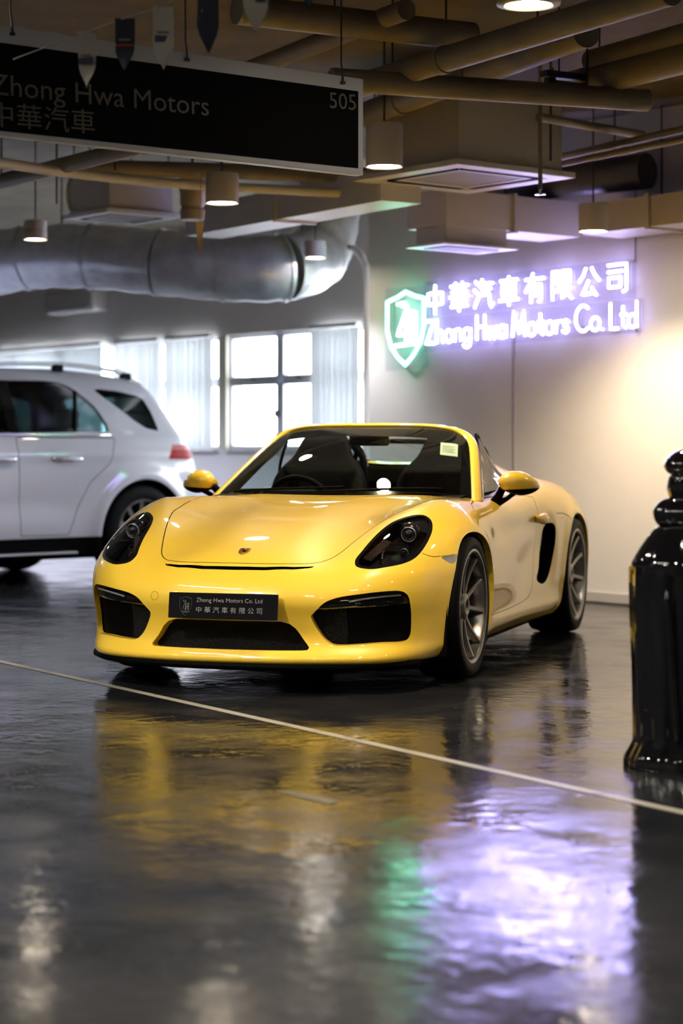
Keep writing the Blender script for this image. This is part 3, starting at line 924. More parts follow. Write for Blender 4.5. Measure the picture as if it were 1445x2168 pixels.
for sx in (-.36, .36):
    a = [(sx - .18, 1.78, .80), (sx - .17, 1.77, 1.0), (sx - .10, 1.77, 1.09), (sx + .10, 1.77, 1.09), (sx + .17, 1.77, 1.0), (sx + .18, 1.78, .80)]
    MB().tube(catmull(a, 5), .022, 10).build('roll_bar', M_BLACKG, sports_car, True)
MB().box((0, 1.83, .86), (1.10, .06, .20), bevel=.02).build('rear_bulkhead', M_DARK, sports_car)
# wind deflector between the roll bars: dark frame around a clear pane
fr = [(-.225, 1.06 + .045), (.225, 1.06 + .045), (.24, 1.05), (.205, .965), (-.205, .965), (-.24, 1.05)]
MB().tube([(x, 1.79, z) for x, z in catmull(fr, 4, True)], .014, 8, closed=True).build('deflector_frame', M_BLACKM, sports_car, True)
MB().add([(x, 1.79, z) for x, z in fr], [(0, 1, 2, 3, 4, 5)]).build('deflector_pane', glass_mat('rear glass', (.8, .85, .83)), sports_car)
MB().box((0, 1.79, .92), (.42, .03, .08), bevel=.008).build('deflector_base', M_DARK, sports_car)
# rear-view mirror and sun visors at the header
MB().box((0, 1.24, 1.115), (.22, .035, .06), bevel=.015).build('interior_mirror', M_BLACKM, sports_car)
for s in (1, -1): MB().box((s * .29, 1.36, 1.15), (.36, .14, .02), bevel=.006, rz=0).build('sun_visor', M_BLACKM, sports_car)
# paper permit behind the glass
def wq(t, s): return wpt(t, s) + np.array([0, .004, -.004])
# pixel corners of the paper, laid onto the glass
def glass_hit(u, v):
    o = CARI @ np.array([0, 0, CAMH, 1]); d = CARI @ np.append(ray_dir(u, v), 0)
    best = None
    for t in np.linspace(.5, 1, 101):
        for s in np.linspace(.5, 1, 81):
            p = wpt(t, s); k = ((p - o[:3]) @ d[:3]) / (d[:3] @ d[:3]); e = np.linalg.norm(o[:3] + k * d[:3] - p)
            if best is None or e < best[0]: best = (e, t, s)
    return wq(best[1], best[2])
pc = [glass_hit(*p) for p in ((932, 935), (969, 938), (968, 965), (930, 961))]
MB().add(pc, [(0, 1, 2, 3)]).build('permit_sticker', mat('pale green paper', (.62, .70, .52), .7), sports_car)
mb = MB()
for k in range(5):
    a = pc[0] + (pc[3] - pc[0]) * (.25 + .12 * k); b = pc[1] + (pc[2] - pc[1]) * (.25 + .12 * k)
    mb.tube([a + (b - a) * .12 - np.array([0, .002, 0]), a + (b - a) * (.85 - .1 * (k % 2)) - np.array([0, .002, 0])], .0012, 4)
o = mb.build('permit_print', mat('grey ink', (.25, .28, .24), .8), bpy.data.objects['permit_sticker']); o['kind'] = 'stuff'
# wipers along the base of the screen
for (t0, t1) in ((-.80, .12), (-.05, .80)):
    pts = [wpt(t, .025 + .05 * (t - t0) / (t1 - t0)) + np.array([0, -.012, .012]) for t in np.linspace(t0, t1, 12)]
    MB().tube(pts, .006, 8).build('wiper', M_BLACKM, sports_car, True)

# ---- door mirrors
def build_mirror(s):
    G = []
    c = np.array([.880, .985, .886])
    n, m = 28, 36
    for i in range(n + 1):
        th = math.pi * i / n
        row = []
        for j in range(m):
            ph = 2 * math.pi * j / m
            d = np.array([math.cos(th), math.sin(th) * math.cos(ph), math.sin(th) * math.sin(ph)])
            x = .100 * d[0]; y = (.085 if d[1] < 0 else .035) * d[1]; z = (.070 if d[2] > 0 else .054) * d[2]
            z *= 1 - .30 * max(d[0], 0) ** 2; z += .012 * d[0] * -1
            y += .34 * x
            row.append(c + np.array([x, y, z]))
        G.append(row + [row[0]])
    P, F = tri_grid(G); P = P * np.array([s, 1, 1])
    if s < 0: F = F[:, ::-1]
    lowline = (.858 + .05 * (P[:, 0] * s - .78)) - P[:, 2]
    P2, ti, to = clip(P, F, -lowline)                      # below the line is black
    a = compact(P2, to); mo = mesh_obj('door_mirror', a[0], a[1], M_PAINT, sports_car)
    a = compact(P2, ti); mesh_obj('mirror_lower_shell', a[0], a[1], M_BLACKM, mo)
    MB().lathe([(.001, 0), (1, 0)], mat4=Matrix.Translation((s * .88, 1.025, .885)) @ Matrix.Rotation(math.radians(-90), 4, 'X') @ Matrix.Diagonal((.095, .045, 1, 1)), seg=28).build('mirror_glass', M_CHROME, mo)
    fx = lambda x, y, z: (s * x, y, z)
    foot = car_ray(1052, 1066)
    MB().tube([fx(foot[0] - .03, foot[1], foot[2] - .01), fx(foot[0] + .05, foot[1] + .01, foot[2] + .025), fx(.865, .98, .852)], [.028, .012, .014], 10).build('mirror_arm', M_BLACKM, mo, True)
    MB().tube([fx(foot[0] - .02, foot[1], foot[2] + .0), fx(foot[0] + .005, foot[1] + .005, foot[2] + .035), fx(.795, .98, .868)], [.026, .022, .02], 10).build('mirror_stalk', M_BLACKM, mo, True)
for s in (1, -1): build_mirror(s)

# ---- door handles
for s in (1, -1):
    q = car_ray(1143, 1098); q[0] *= s
    mb = MB(); G = []
    for t in np.linspace(0, 1, 13):
        y = q[1] - .11 + .20 * t; r = .016 + .012 * math.sin(math.pi * t)
        x = body_side(np.array([y]), np.array([q[2]]))[0]
        G.append([(s * (x + .030 * math.sin(math.pi * t) ** .5 + r * .6 * math.cos(a)), y, q[2] + r * 1.1 * math.sin(a)) for a in np.linspace(0, 2 * math.pi, 13)])
    mb.grid(G).build('door_handle', M_PAINT, sports_car, True)

# ---- wheels
def build_wheel(name, loc, s, width, tw):
    w = empty(name, loc); w.parent = sports_car
    R = Matrix.Rotation(math.pi / 2 * s, 4, 'Y')             # local z of the lathe points outwards
    h = width / 2; r0 = .2675
    MB().lathe([(r0 - .012, h - .004), (r0 + .004, h + .004), (r0 + .03, h + .008), (.318, h + .002), (.329, h - .018), (.335, h - .05), (.335, -h + .05), (.325, -h + .01), (r0, -h)], mat4=R, seg=64).build('tyre', M_RUBBER, w, True)
    MB().lathe([(r0 + .001, h + .003), (r0 - .004, h + .006), (r0 - .013, h + .003), (r0 - .020, h - .012), (r0 - .028, h - .04), (r0 - .03, -h + .02), (r0, -h)], mat4=R, seg=64).build('rim', M_RIM, w, True)
    MB().lathe([(.001, h - .13), (.16, h - .13), (.165, h - .115), (.001, h - .114)], mat4=R, seg=40).build('brake_disc', mat('brake disc', (.20, .19, .18), .35, .9), w, True)
    MB().lathe([(.001, -h + .03), (.24, -h + .03)], mat4=R, seg=40).build('wheel_back', M_DARK, w)
    MB().lathe([(.001, h - .055), (.022, h - .055), (.026, h - .03), (.040, h - .026), (.060, h - .034), (.068, h - .06), (.06, h - .10)], mat4=R, seg=30).build('hub', M_RIM, w, True)
    MB().lathe([(.001, h - .036), (.018, h - .038), (.024, h - .05)], mat4=R, seg=20).build('hub_cap', M_BLACKG, w, True)
    for k in range(5):
        for e in (-1, 1):
            base = 2 * math.pi * (k / 5) + math.pi / 2 + .15
            pts = []
            for t in np.linspace(0, 1, 9):
                r = .052 + (r0 - .028 - .052) * t
                an = base + e * math.radians(16 + 1.5 * t)
                zc = h - .045 + .036 * t ** 2.2
                pts.append((r, an, zc, .0125 + .004 * (1 - t) + .004 * t ** 3))
            G = []
            for (r, an, zc, hw) in pts:
                c = Vector((r * math.cos(an), r * math.sin(an), zc)); tn = Vector((-math.sin(an), math.cos(an), 0))
                G.append([R @ (c + tn * a + Vector((0, 0, b))) for a, b in ((-hw, -.028), (-hw * .85, -.002), (-hw * .45, .003), (hw * .45, .003), (hw * .85, -.002), (hw, -.028), (-hw, -.028))])
            MB().grid(G).build('spoke', M_RIM, w, auto=35)
    MB().box((s * (h - .10), .10, .11), (.06, .10, .12), bevel=.02).build('brake_caliper', mat('dark red caliper', (.12, .012, .01), .4), w, True)
    return w
for s in (1, -1):
    build_wheel('front_wheel', (s * .766, 0, .335), s, .225, .0)
    build_wheel('rear_wheel', (s * .765, 2.475, .335), s, .262, .0)

# ---- hood crest: small shield with coloured fields
q = car_ray(515, 1168); q[0] = 0
n = unit(grad(car_f, q[None]))[0]; upv = np.array([0, 1, 0]) - n * n[1]; upv /= np.linalg.norm(upv); rt = np.cross(upv, n)
def sh(x, y, h=.002): return tuple(q + rt * x + upv * y + n * h)
shield = [(-.024, .030), (-.012, .033), (0, .030), (.012, .033), (.024, .030), (.026, .005), (.020, -.018), (0, -.033), (-.020, -.018), (-.026, .005)]
cr = MB().add([sh(x, y, .004) for x, y in shield] + [sh(x, y, -.002) for x, y in shield], [tuple(range(9, -1, -1))] + [(i, (i + 1) % 10, 10 + (i + 1) % 10, 10 + i) for i in range(10)]).build('hood_crest', mat('gold badge', (.75, .50, .14), .25, .9), sports_car)
def patch(nm, poly, m): MB().add([sh(x, y, .0052) for x, y in poly], [tuple(range(len(poly)))]).build(nm, m, cr)
MR = mat('red enamel', (.35, .02, .015), .2); MK_ = M_BLACKG
for sx in (1, -1):
    for k in range(2):
        x0 = sx * (.006 + .008 * k)
        y0, y1 = ((.004, .021) if sx > 0 else (-.018 + .004 * k, .001))
        patch('badge_stripe', [(x0, y0), (x0 + sx * .004, y0), (x0 + sx * .004, y1), (x0, y1)], MR)
        y0, y1 = ((-.018 + .004 * k, .001) if sx > 0 else (.004, .021))
        patch('badge_stripe', [(x0, y0), (x0 + sx * .004, y0), (x0 + sx * .004, y1), (x0, y1)], MK_)
patch('badge_centre', [(-.007, .010), (.007, .010), (.007, -.003), (0, -.011), (-.007, -.003)], MK_)

# ---- number plate with the dealer's lettering
def text_mesh(body, size, depth=.001, spacing=1.0, align='LEFT'):
    c = bpy.data.curves.new('lettering', 'FONT'); c.body = body; c.size = size; c.extrude = depth; c.space_character = spacing
    c.align_x = align; c.resolution_u = 3
    o = bpy.data.objects.new('lettering', c); COL.objects.link(o)
    bpy.context.view_layer.update()
    dg = bpy.context.evaluated_depsgraph_get()
    me = bpy.data.meshes.new_from_object(o.evaluated_get(dg))
    bpy.data.objects.remove(o)
    return me
def text_obj(name, body, w, h, m, parent, M, depth=.001, spacing=1.0):
    """lettering scaled to fill w x h, lower-left corner at the origin of M"""
    me = text_mesh(body, 1.0, 0.0, spacing)
    n = len(me.vertices); co = np.empty(n * 3); me.vertices.foreach_get('co', co); co = co.reshape(-1, 3)
    lo, hi = co.min(0), co.max(0)
    co[:, 0] = (co[:, 0] - lo[0]) * w / (hi[0] - lo[0]); co[:, 1] = (co[:, 1] - lo[1]) * h / (hi[1] - lo[1]); co[:, 2] = depth
    me.vertices.foreach_set('co', co.ravel()); me.update()
    me.materials.clear(); me.materials.append(m)
    o = bpy.data.objects.new(name, me); COL.objects.link(o)
    if parent is not None: o.parent = parent
    o.matrix_basis = M
    return o
def split_text(o, cells=None):
    """one mesh object per character of a text object; the first keeps the name, the rest become its siblings"""
    me = o.data; bm = bmesh.new(); bm.from_mesh(me); bm.verts.ensure_lookup_table()
    seen = {}; isl = []
    for v in bm.verts:
        if v.index in seen: continue
        st = [v]; seen[v.index] = len(isl); vs_ = []
        while st:
            w = st.pop(); vs_.append(w)
            for e in w.link_edges:
                x = e.other_vert(w)
                if x.index not in seen: seen[x.index] = len(isl); st.append(x)
        isl.append(vs_)
    W = max(v.co.x for v in bm.verts)
    rng = sorted([(min(v.co.x for v in c), max(v.co.x for v in c), c) for c in isl], key=lambda r: r[0])
    groups = []
    for lo, hi, c in rng:
        if cells: key = min(cells - 1, int((lo + hi) / 2 / W * cells))
        else: key = None
        if groups and ((key is not None and groups[-1][0] == key) or (key is None and lo < groups[-1][1])):
            groups[-1][2].extend(c); groups[-1][1] = max(hi, groups[-1][1])
        else: groups.append([key, hi, list(c)])
    for k, hi, vs_ in groups:
        ids = {v.index: i for i, v in enumerate(vs_)}
        F = [[ids[v.index] for v in f.verts] for f in bm.faces if f.verts[0].index in ids]
        n = mesh_obj(o.name.split('.')[0], [v.co for v in vs_], F, me.materials[0], o.parent, False); n.matrix_basis = o.matrix_basis.copy()
    bm.free(); bpy.data.objects.remove(o)
PL = Matrix.Translation((0, -.962, .389)) @ Matrix.Rotation(math.radians(83), 4, 'X') @ Matrix.Rotation(0, 4, 'Z')   # local x right, y up, z to the front
plate = MB().box((0, 0, -.006), (.505, .112, .010), bevel=.004, mat4=PL @ Matrix.Translation((0, 0, -.004)) @ Matrix.Identity(4)).build('number_plate', M_BLACKG, sports_car)
MB().box((0, 0, 0), (.47, .08, .03), mat4=PL @ Matrix.Translation((0, -.012, -.022))).build('plate_bracket', M_BLACKM, sports_car)
M_PRINT = mat('silver grey print', (.22, .22, .23), .4)
text_obj('plate_lettering', 'Zhong Hwa Motors Co. Ltd', .305, .0235, M_PRINT, plate, PL @ Matrix.Translation((-.122, .010, .0025)))['kind'] = 'stuff'
text_obj('plate_lettering', '中 華 汽 車 有 限 公 司', .305, .0265, M_PRINT, plate, PL @ Matrix.Translation((-.122, -.031, .0025)))['kind'] = 'stuff'
def stroke(poly, wd, m, name, parent, M, z=.003):
    mb = MB()
    for pts in poly:
        mb.tube([M @ Vector((x, y, z)) for x, y in pts], wd, 6)
    o = mb.build(name, m, parent); o['kind'] = 'stuff'; return o
SHIELD = [(-.9, .78), (-.45, .86), (0, 1.0), (.45, .86), (.9, .78), (.9, 0), (.72, -.45), (.4, -.75), (0, -1.0), (-.4, -.75), (-.72, -.45), (-.9, 0), (-.9, .78)]
ZH = [[(-.45, .62), (.05, .62), (-.42, -.30), (.02, -.30)], [(-.38, .50), (-.05, .50)], [(.0, .35), (.0, -.42)], [(.12, .35), (.12, -.42)], [(.0, -.05), (.45, -.05)], [(.36, .35), (.36, -.42)], [(.48, .35), (.48, -.42)]]
LG = PL @ Matrix.Translation((-.172, -.004, 0))
stroke([[(x * .031, y * .042) for x, y in SHIELD]], .0006, mat('teal print', (.05, .10, .10), .4), 'plate_emblem', plate, LG)
stroke([[(x * .031, y * .042) for x, y in l] for l in ZH], .0009, M_PRINT, 'plate_monogram', plate, LG)
stroke([[(-.017, -.0225), (.017, -.0225)], [(-.013, -.027), (.013, -.027)]], .0006, M_PRINT, 'plate_monogram_bar', plate, LG)

# ---- seams and small body details laid on the surface
def seam(name, px, r=.0016, both=True):
    pts = [car_ray(*p) for p in px]
    for s in ((1, -1) if both else (1,)):
        MB().tube(catmull([p * np.array([s, 1, 1]) for p in pts], 4), r, 5).build(name, M_DARK, sports_car)
seam('bumper_seam', [(893, 1171), (905, 1176), (918, 1178.5), (931, 1177.5)])
seam('fender_seam', [(1160, 1092), (1178, 1087), (1192, 1087), (1202, 1092), (1209, 1100)])
c = car_ray(327, 1261); n = unit(grad(car_f, c[None]))[0]; a1 = np.cross(n, [0, 0, 1.]); a1 /= np.linalg.norm(a1); a2 = np.cross(n, a1)
MB().tube([c + .0195 * (a1 * math.cos(t) + a2 * math.sin(t)) for t in np.linspace(0, 2 * math.pi, 28, endpoint=False)], .0010, 5, closed=True).build('tow_cover', mat('yellow shadow gap', (.30, .17, .01), .6), sports_car)
# ================================================================== the white SUV by the windows
SUV = Matrix.Translation((-2.41, 16.89, 0)) @ Matrix.Rotation(-math.radians(45), 4, 'Z')
SUVI = np.array(SUV.inverted())
s_roof = Spl((-4.1, .70), (-3.85, .88), (-3.5, 1.00), (-2.9, 1.09), (-2.45, 1.14), (-2.2, 1.27), (-1.7, 1.56), (-1.35, 1.675), (-.9, 1.725), (-.4, 1.735), (.1, 1.70), (.45, 1.645), (.62, 1.60), (.9, 1.5), (1.3, 1.3))
s_plan = Spl((-4.1, .70), (-3.8, .82), (-3.4, .93), (-2.9, .972), (-2.3, .968), (-1.2, .962), (-.5, .968), (0, .985), (.4, .972), (.65, .945), (.85, .885), (1.0, .80), (1.3, .6))
s_side = Spl((.1, .07), (.3, .035), (.42, .012), (.6, .0), (.85, .0), (.98, .012), (1.08, .03), (1.16, .055), (1.22, .085), (1.4, .155), (1.6, .25), (1.7, .33), (1.8, .48))
s_tail = Spl((.1, 1.0), (.35, 1.08), (.55, 1.10), (.8, 1.07), (.95, 1.02), (1.05, .98), (1.18, .90), (1.35, .78), (1.5, .68), (1.62, .60), (1.8, .40))
def suv_side(y, z):
    w = s_plan(y) - s_side(z)
    for yc in (.15, -2.995):
        d = np.sqrt((y - yc) ** 2 + (z - .39) ** 2)
        w = w + .028 * np.exp(-((d - .46) / .075) ** 2)
    w = w - .012 * np.exp(-((z - .62) / .10) ** 2) * sstep(-2.6, -2.2, y) * sstep(-.35, -.7, y)
    w = w + .010 * np.exp(-((z - 1.02) / .05) ** 2) * sstep(-3, -2.4, y)
    return w
def suv_f(x, y, z):
    a = np.abs(x)
    f = smax(z - (s_roof(y) - .09 * a * a), a - suv_side(y, z), .10)
    f = smax(f, y - (s_tail(z) - .13 - .10 * a * a), .16)
    f = smax(f, (-3.90 + .35 * np.maximum(a - .2, 0) ** 2 + .2 * np.maximum(z - .6, 0)) - y, .14)
    return smax(f, .19 - z, .05)
def suv_ray(u, v):
    o = SUVI @ np.array([0, 0, CAMH, 1]); d = SUVI @ np.append(ray_dir(u, v), 0)
    t = np.linspace(11, 21, 2000); P = o[:3] + t[:, None] * d[:3]
    f = suv_f(*P.T); k = np.argmax(f < 0)
    return P[k] if f[k] < 0 else None
M_SUV = mat('white car paint', (.56, .57, .63), .34, 0, .8)
M_SUVGLASS = glass_mat('privacy glass', (.20, .31, .31))
suv = empty('suv_car', label='white SUV parked side-on in front of the window blinds', cat='car')
suv.matrix_world = SUV
sV, sT = surface_net(suv_f, (-1.1, -4.1, .12), (1.1, 1.3, 1.85), .026)
sN = unit(grad(suv_f, sV))
def suv_cut(poly, s, gap=0.0, x_min=.4):
    """take the side panel inside a (y, z) outline off one flank"""
    global sV, sT, sN
    def g(Vv, off):
        r = np.full(len(Vv), 1.0); m = (Vv[:, 0] * s > x_min)
        r[m] = poly_sd(Vv[m][:, 1:], poly) + off
        return r
    V2, Ti, _ = clip(sV, sT, g(sV, gap)); piece = compact(V2, Ti)
    sV, _, sT = clip(sV, sT, g(sV, -gap))
    return piece
def yz(px): return [tuple(q[1:]) for q in (suv_ray(*p) for p in px) if q is not None]
arches = []
for yc in (.15, -2.995):
    Q = np.array([(yc - .445 * math.cos(t), .39 + .43 * math.sin(t)) for t in np.linspace(-.35, math.pi + .35, 30)] + [(yc + .45, .1), (yc - .45, .1)])
    for s in (1, -1): suv_cut(Q, s)
    for s in (1, -1):
        mb = MB(); ring = [(yc - .46 * math.cos(t), .39 + .445 * math.sin(t)) for t in np.linspace(-.3, math.pi + .3, 24)]
        mb.grid([[(s * .95, y, z) for y, z in ring], [(s * .55, y, z) for y, z in ring]])
        mb.add([(s * .55, y, z) for y, z in ring], [tuple(range(len(ring)))])
        mb.build('wheel_arch_liner', M_DARK, suv)
rear_w = yz([(40, 917), (40, 806), (90, 806), (123, 809), (145, 818), (164, 831), (182, 845), (199, 860), (214, 880), (226, 899), (230, 914)])
rear_w = [(rear_w[0][0], rear_w[0][1]), (rear_w[0][0], rear_w[1][1])] + rear_w[2:]
quarter = yz([(193, 822), (246, 828), (288, 838), (302, 846), (318, 870), (336, 913), (309, 907), (281, 889), (246, 862), (211, 836)])
front_w = [(rear_w[0][0] - .09, rear_w[0][1]), (rear_w[0][0] - .09, rear_w[1][1]), (-1.55, 1.585), (-2.0, 1.36), (-2.28, 1.17)]
for s in (1, -1):
    for nm, w in (('rear_door_glass', rear_w), ('quarter_glass', quarter), ('front_door_glass', front_w)):
        P, F = suv_cut(np.array(w), s, 0.0, .3)
        mesh_obj(nm, P - unit(grad(suv_f, P)) * .004, F, glass_mat('dark quarter glass', (.018, .026, .026)) if nm == 'quarter_glass' else M_SUVGLASS, suv)
# windscreen and rear screen
for nm, g in (('windscreen', np.maximum.reduce([np.abs(sV[:, 0]) - (.80 - .28 * (sV[:, 1] + 2.35)), -2.33 - sV[:, 1], sV[:, 1] + 1.50, 1.14 - sV[:, 2]])),
              ('rear_screen', None)):
    if g is None: g = np.maximum.reduce([np.abs(sV[:, 0]) - (.66 - .25 * (sV[:, 2] - 1.2)), 1.17 - sV[:, 2], sV[:, 2] - 1.53, .50 - sV[:, 1]])
    V2, Ti, sT = clip(sV, sT, g); sV = V2
    P, F = compact(V2, Ti)
    mesh_obj(nm, P - unit(grad(suv_f, P)) * .004, F, M_SUVGLASS, suv)
# split the white panels from the dark lower cladding
P2, Ti, To = clip(sV, sT, sV[:, 2] - .365)
a = compact(P2, Ti); mesh_obj('lower_cladding', a[0], a[1], M_BLACKM, suv)
sV, sT = compact(P2, To)
# rear door as its own panel
dq = [(rear_w[0][0] - .045, 1.155), (rear_w[0][0] - .045, .70), (rear_w[0][0] - .02, .385), (-.60, .385), (-.52, .60), (-.40, .80), (-.20, .95), (-.12, 1.155)]
for s in (1, -1):
    P, F = suv_cut(np.array(dq), s, .003)
    mesh_obj('rear_door', P, F, M_SUV, suv, normals=unit(grad(suv_f, P)))
tl = [(355, 971), (368, 943), (380, 941), (389, 950), (391, 967), (390, 972)]
tlo = [q for q in (suv_ray(*p) for p in tl) if q is not None]
tz0, tz1 = min(q[2] for q in tlo), max(q[2] for q in tlo); ty0 = min(q[1] for q in tlo)
for s in (1, -1):
    g = np.maximum(np.maximum(tz0 - sV[:, 2], sV[:, 2] - tz1), np.maximum((ty0 + (sV[:, 2] - tz0) * .6) - sV[:, 1], .45 - sV[:, 0] * s))
    V2, Ti, sT = clip(sV, sT, g); sV = V2
    a = compact(V2, Ti)
    if len(a[1]):
        g2 = a[0][:, 2] - (tz0 + (tz1 - tz0) * .62)
        b, ti, to = clip(a[0], a[1], g2)
        x = compact(b, ti); lamp = mesh_obj('tail_light', x[0], x[1], mat('red tail lens', (.34, .005, .006), .35, 0, 0, spec=.08), suv)
        x = compact(b, to); mesh_obj('clear_lens', x[0], x[1], mat('pale pink lens', (.50, .16, .17), .3, 0, 0, spec=.1), lamp)
a = compact(sV, sT)
mesh_obj('body_shell', a[0], a[1], M_SUV, suv, normals=unit(grad(suv_f, a[0])))
mesh_obj('inner_skin', a[0] - unit(grad(suv_f, a[0])) * .035, a[1], M_DARK, suv)
# seats behind the glass
for y, z1 in ((-.30, 1.22), (-1.35, 1.22)):
    for x in (-.48, .48):
        MB().box((x, y, .95), (.5, .16, .55), bevel=.05).build('seat_back', M_DARK, suv)
        MB().box((x, y + .03, z1 + .09), (.24, .10, .17), bevel=.04).build('headrest', M_DARK, suv)
for s in (1, -1):
    y0, y1, zb, zt = rear_w[0][0] - .10, rear_w[0][0] + .01, rear_w[0][1], rear_w[1][1]
    G = [[(s * (suv_side(np.array([y]), np.array([z]))[0] + .003), y, z) for y in (y0, y1)] for z in np.linspace(zb, zt, 6)]
    MB().grid(G).build('door_pillar', M_BLACKG, suv, True)
    pp = suv_ray(158, 828); pq = suv_ray(158, 914)
    MB().tube([(s * (suv_side(np.array([p[1]]), np.array([p[2]]))[0]), p[1], p[2]) for p in (pp, (pp + pq) / 2, pq)], .016, 6).build('glass_divider', M_BLACKM, suv)
# trim along the window line, roof rails, handles, running boards
for s in (1, -1):
    ys = np.linspace(-2.2, rear_w[-1][0], 14)
    MB().tube([(s * (suv_side(np.array([y]), np.array([1.165]))[0] + .004), y, rear_w[0][1] - .012) for y in ys], .009, 6).build('window_trim', M_CHROME, suv, True)
    def roof_pt(y, off): 
        x = .60; return (s * x, y, float(s_roof(np.array([y]))[0]) - .09 * x * x + off)
    rl = MB().tube([roof_pt(-1.35, -.01), roof_pt(-1.25, .04)] + [roof_pt(y, .05) for y in np.linspace(-1.1, .15, 8)] + [roof_pt(.3, .035), roof_pt(.42, -.01)], .018, 8).build('roof_rail', mat('brushed rail', (.62, .63, .65), .3, .8), suv, True)
    for y in (-1.2, -.45, .25): MB().box(roof_pt(y, .02), (.04, .10, .06), bevel=.01).build('rail_foot', M_BLACKM, rl)
    for yh, zh in ((-.62, .985), (rear_w[0][0] - .22, .985)):
        x = suv_side(np.array([yh]), np.array([zh]))[0]
        MB().tube([(s * (x + .0), yh - .12, zh), (s * (x + .035), yh - .08, zh), (s * (x + .035), yh + .08, zh), (s * x, yh + .12, zh)], .017, 8).build('door_handle', M_SUV, suv, True)
        for e in (-.13, .13): MB().lathe([(.001, .010), (.014, .008), (.020, 0)], mat4=Matrix.Translation((s * (x + .002), yh + e, zh)) @ Matrix.Rotation(s * math.pi / 2, 4, 'Y'), seg=14).build('handle_cap', M_CHROME, suv, True)
    MB().box((s * .955, -1.5, .245), (.10, 1.9, .016), bevel=.006).build('running_board', mat('brushed rail', (.62, .63, .65)), suv)
def suv_wheel(nm, x, y, s):
    w = empty(nm, (x, y, .39)); w.parent = suv
    R = Matrix.Rotation(math.pi / 2 * s, 4, 'Y')
    MB().lathe([(.255, .13), (.27, .142), (.36, .135), (.385, .11), (.39, .06), (.39, -.10), (.36, -.14), (.25, -.14)], mat4=R, seg=48).build('tyre', M_RUBBER, w, True)
    MB().lathe([(.262, .138), (.250, .138), (.238, .10), (.235, -.12)], mat4=R, seg=48).build('rim', M_RIM, w, True)
    MB().lathe([(.001, -.02), (.236, -.02)], mat4=R, seg=32).build('wheel_back', M_DARK, w)
    MB().lathe([(.001, .105), (.03, .105), (.06, .09), (.07, .03)], mat4=R, seg=20).build('hub', M_RIM, w, True)
    for k in range(10):
        an = 2 * math.pi * k / 10
        G = []
        for t in np.linspace(0, 1, 4):
            r = .05 + .19 * t; c = Vector((r * math.cos(an), r * math.sin(an), .085 + .03 * t)); tn = Vector((-math.sin(an), math.cos(an), 0)); hw = .014 + .006 * t
            G.append([R @ (c + tn * p + Vector((0, 0, q))) for p, q in ((-hw, -.03), (-hw, 0), (hw, 0), (hw, -.03), (-hw, -.03))])
        MB().grid(G).build('spoke', M_RIM, w)
for s in (1, -1):
    suv_wheel('rear_wheel', s * .835, .15, s); suv_wheel('front_wheel', s * .835, -2.995, s)
# ================================================================== ceiling services, lamps, signs
def on_plane_e1(u, v, c):                       # plane E1.P = c (stands square to the sign wall)
    d = ray_dir(u, v); return at_depth(u, v, c / (E1.x * d[0] + E1.y))
M_STEEL = noise_colour(mat('galvanised duct', (.55, .57, .60), .36, .55), (.50, .52, .56), (.66, .68, .72), 6, 4, bump=.25, bscale=9)
M_AC = mat('ivory appliance casing', (.55, .50, .43), .45)
M_ACW = mat('white appliance panel', (.72, .71, .70), .4)
M_LAMPBODY = mat('lamp housing white', (.60, .54, .46), .45)
WARM = (1.0, .80, .56)

# ---- cylinder downlights (bright lens + the lamp inside it)
def downlight(u, v, z, dia, hgt, label, watts, rod=True, spot=100, Y=None, ribs=False, col=(1.0, .80, .56), group='cylinder downlights hanging from the ceiling', pos=None, glow=40, aim=None):
    p = pos if pos is not None else (at_z(u, v, z) if Y is None else at_depth(u, v, Y))
    d = empty('downlight', p, 0, label, 'lamp', group); r = dia / 2
    prof = [(r * .90, .004), (r, .0), (r, hgt), (r * .96, hgt + .008), (.001, hgt + .008)]
    if ribs: prof = [(r * .90, .004), (r, 0), (r, hgt * .45), (r * .94, hgt * .48), (r * .94, hgt * .54), (r, hgt * .57), (r, hgt * .95), (r * .7, hgt), (.001, hgt)]
    MB().lathe(prof, seg=40).build('housing', M_LAMPBODY, d, auto=40)
    MB().lathe([(.001, .010), (r * .90, .010)], seg=32).build('lens', mat('lit lamp lens', (1, .9, .7), .5, emit=(1.0, .86, .66), estr=glow), d)
    if rod: MB().tube([(0, 0, hgt), (0, 0, CEIL - p.z)], .006, 6).build('hanging_rod', M_DKMETAL, d)
    l = bpy.data.lights.new('lamp', 'SPOT'); l.energy = watts * 2.6; l.color = col; l.spot_size = math.radians(spot); l.spot_blend = .7; l.shadow_soft_size = r * .8
    lo = bpy.data.objects.new('lamp', l); COL.objects.link(lo); lo.parent = d; lo.location = (0, 0, -.005)
    if aim is not None: lo.rotation_euler = aim.to_track_quat('-Z', 'Y').to_euler()
    return d
downlight(813, 354, 2.56, .195, .22, 'cream cylinder downlight just right of the hanging board', 60, spot=120)
downlight(470, 431, 2.52, .195, .17, 'cream cylinder downlight below the middle of the hanging board', 36, spot=110)
downlight(1255, 491, 2.45, .187, .17, 'cream cylinder downlight at the right, above the neon lettering', 60, spot=125)
downlight(75, 508, 2.55, .165, .14, 'small ribbed downlight at the far left by the duct', 26, col=(.92, .93, 1.0), ribs=True)
downlight(667, 547, 2.55, .165, .14, 'small ribbed downlight in front of the silver duct elbow', 26, col=(.92, .93, 1.0), ribs=True)
# large lamp near the top edge of the view
dl = downlight(1118, 12, 2.85, .21, .03, 'round downlight with wide trim ring at the very top', 70)
MB().lathe([(.100, -.002), (.128, .004), (.132, .02), (.105, .05)], seg=40).build('trim_ring', mat('dull metal ring', (.30, .26, .20), .4, .6), dl, True)
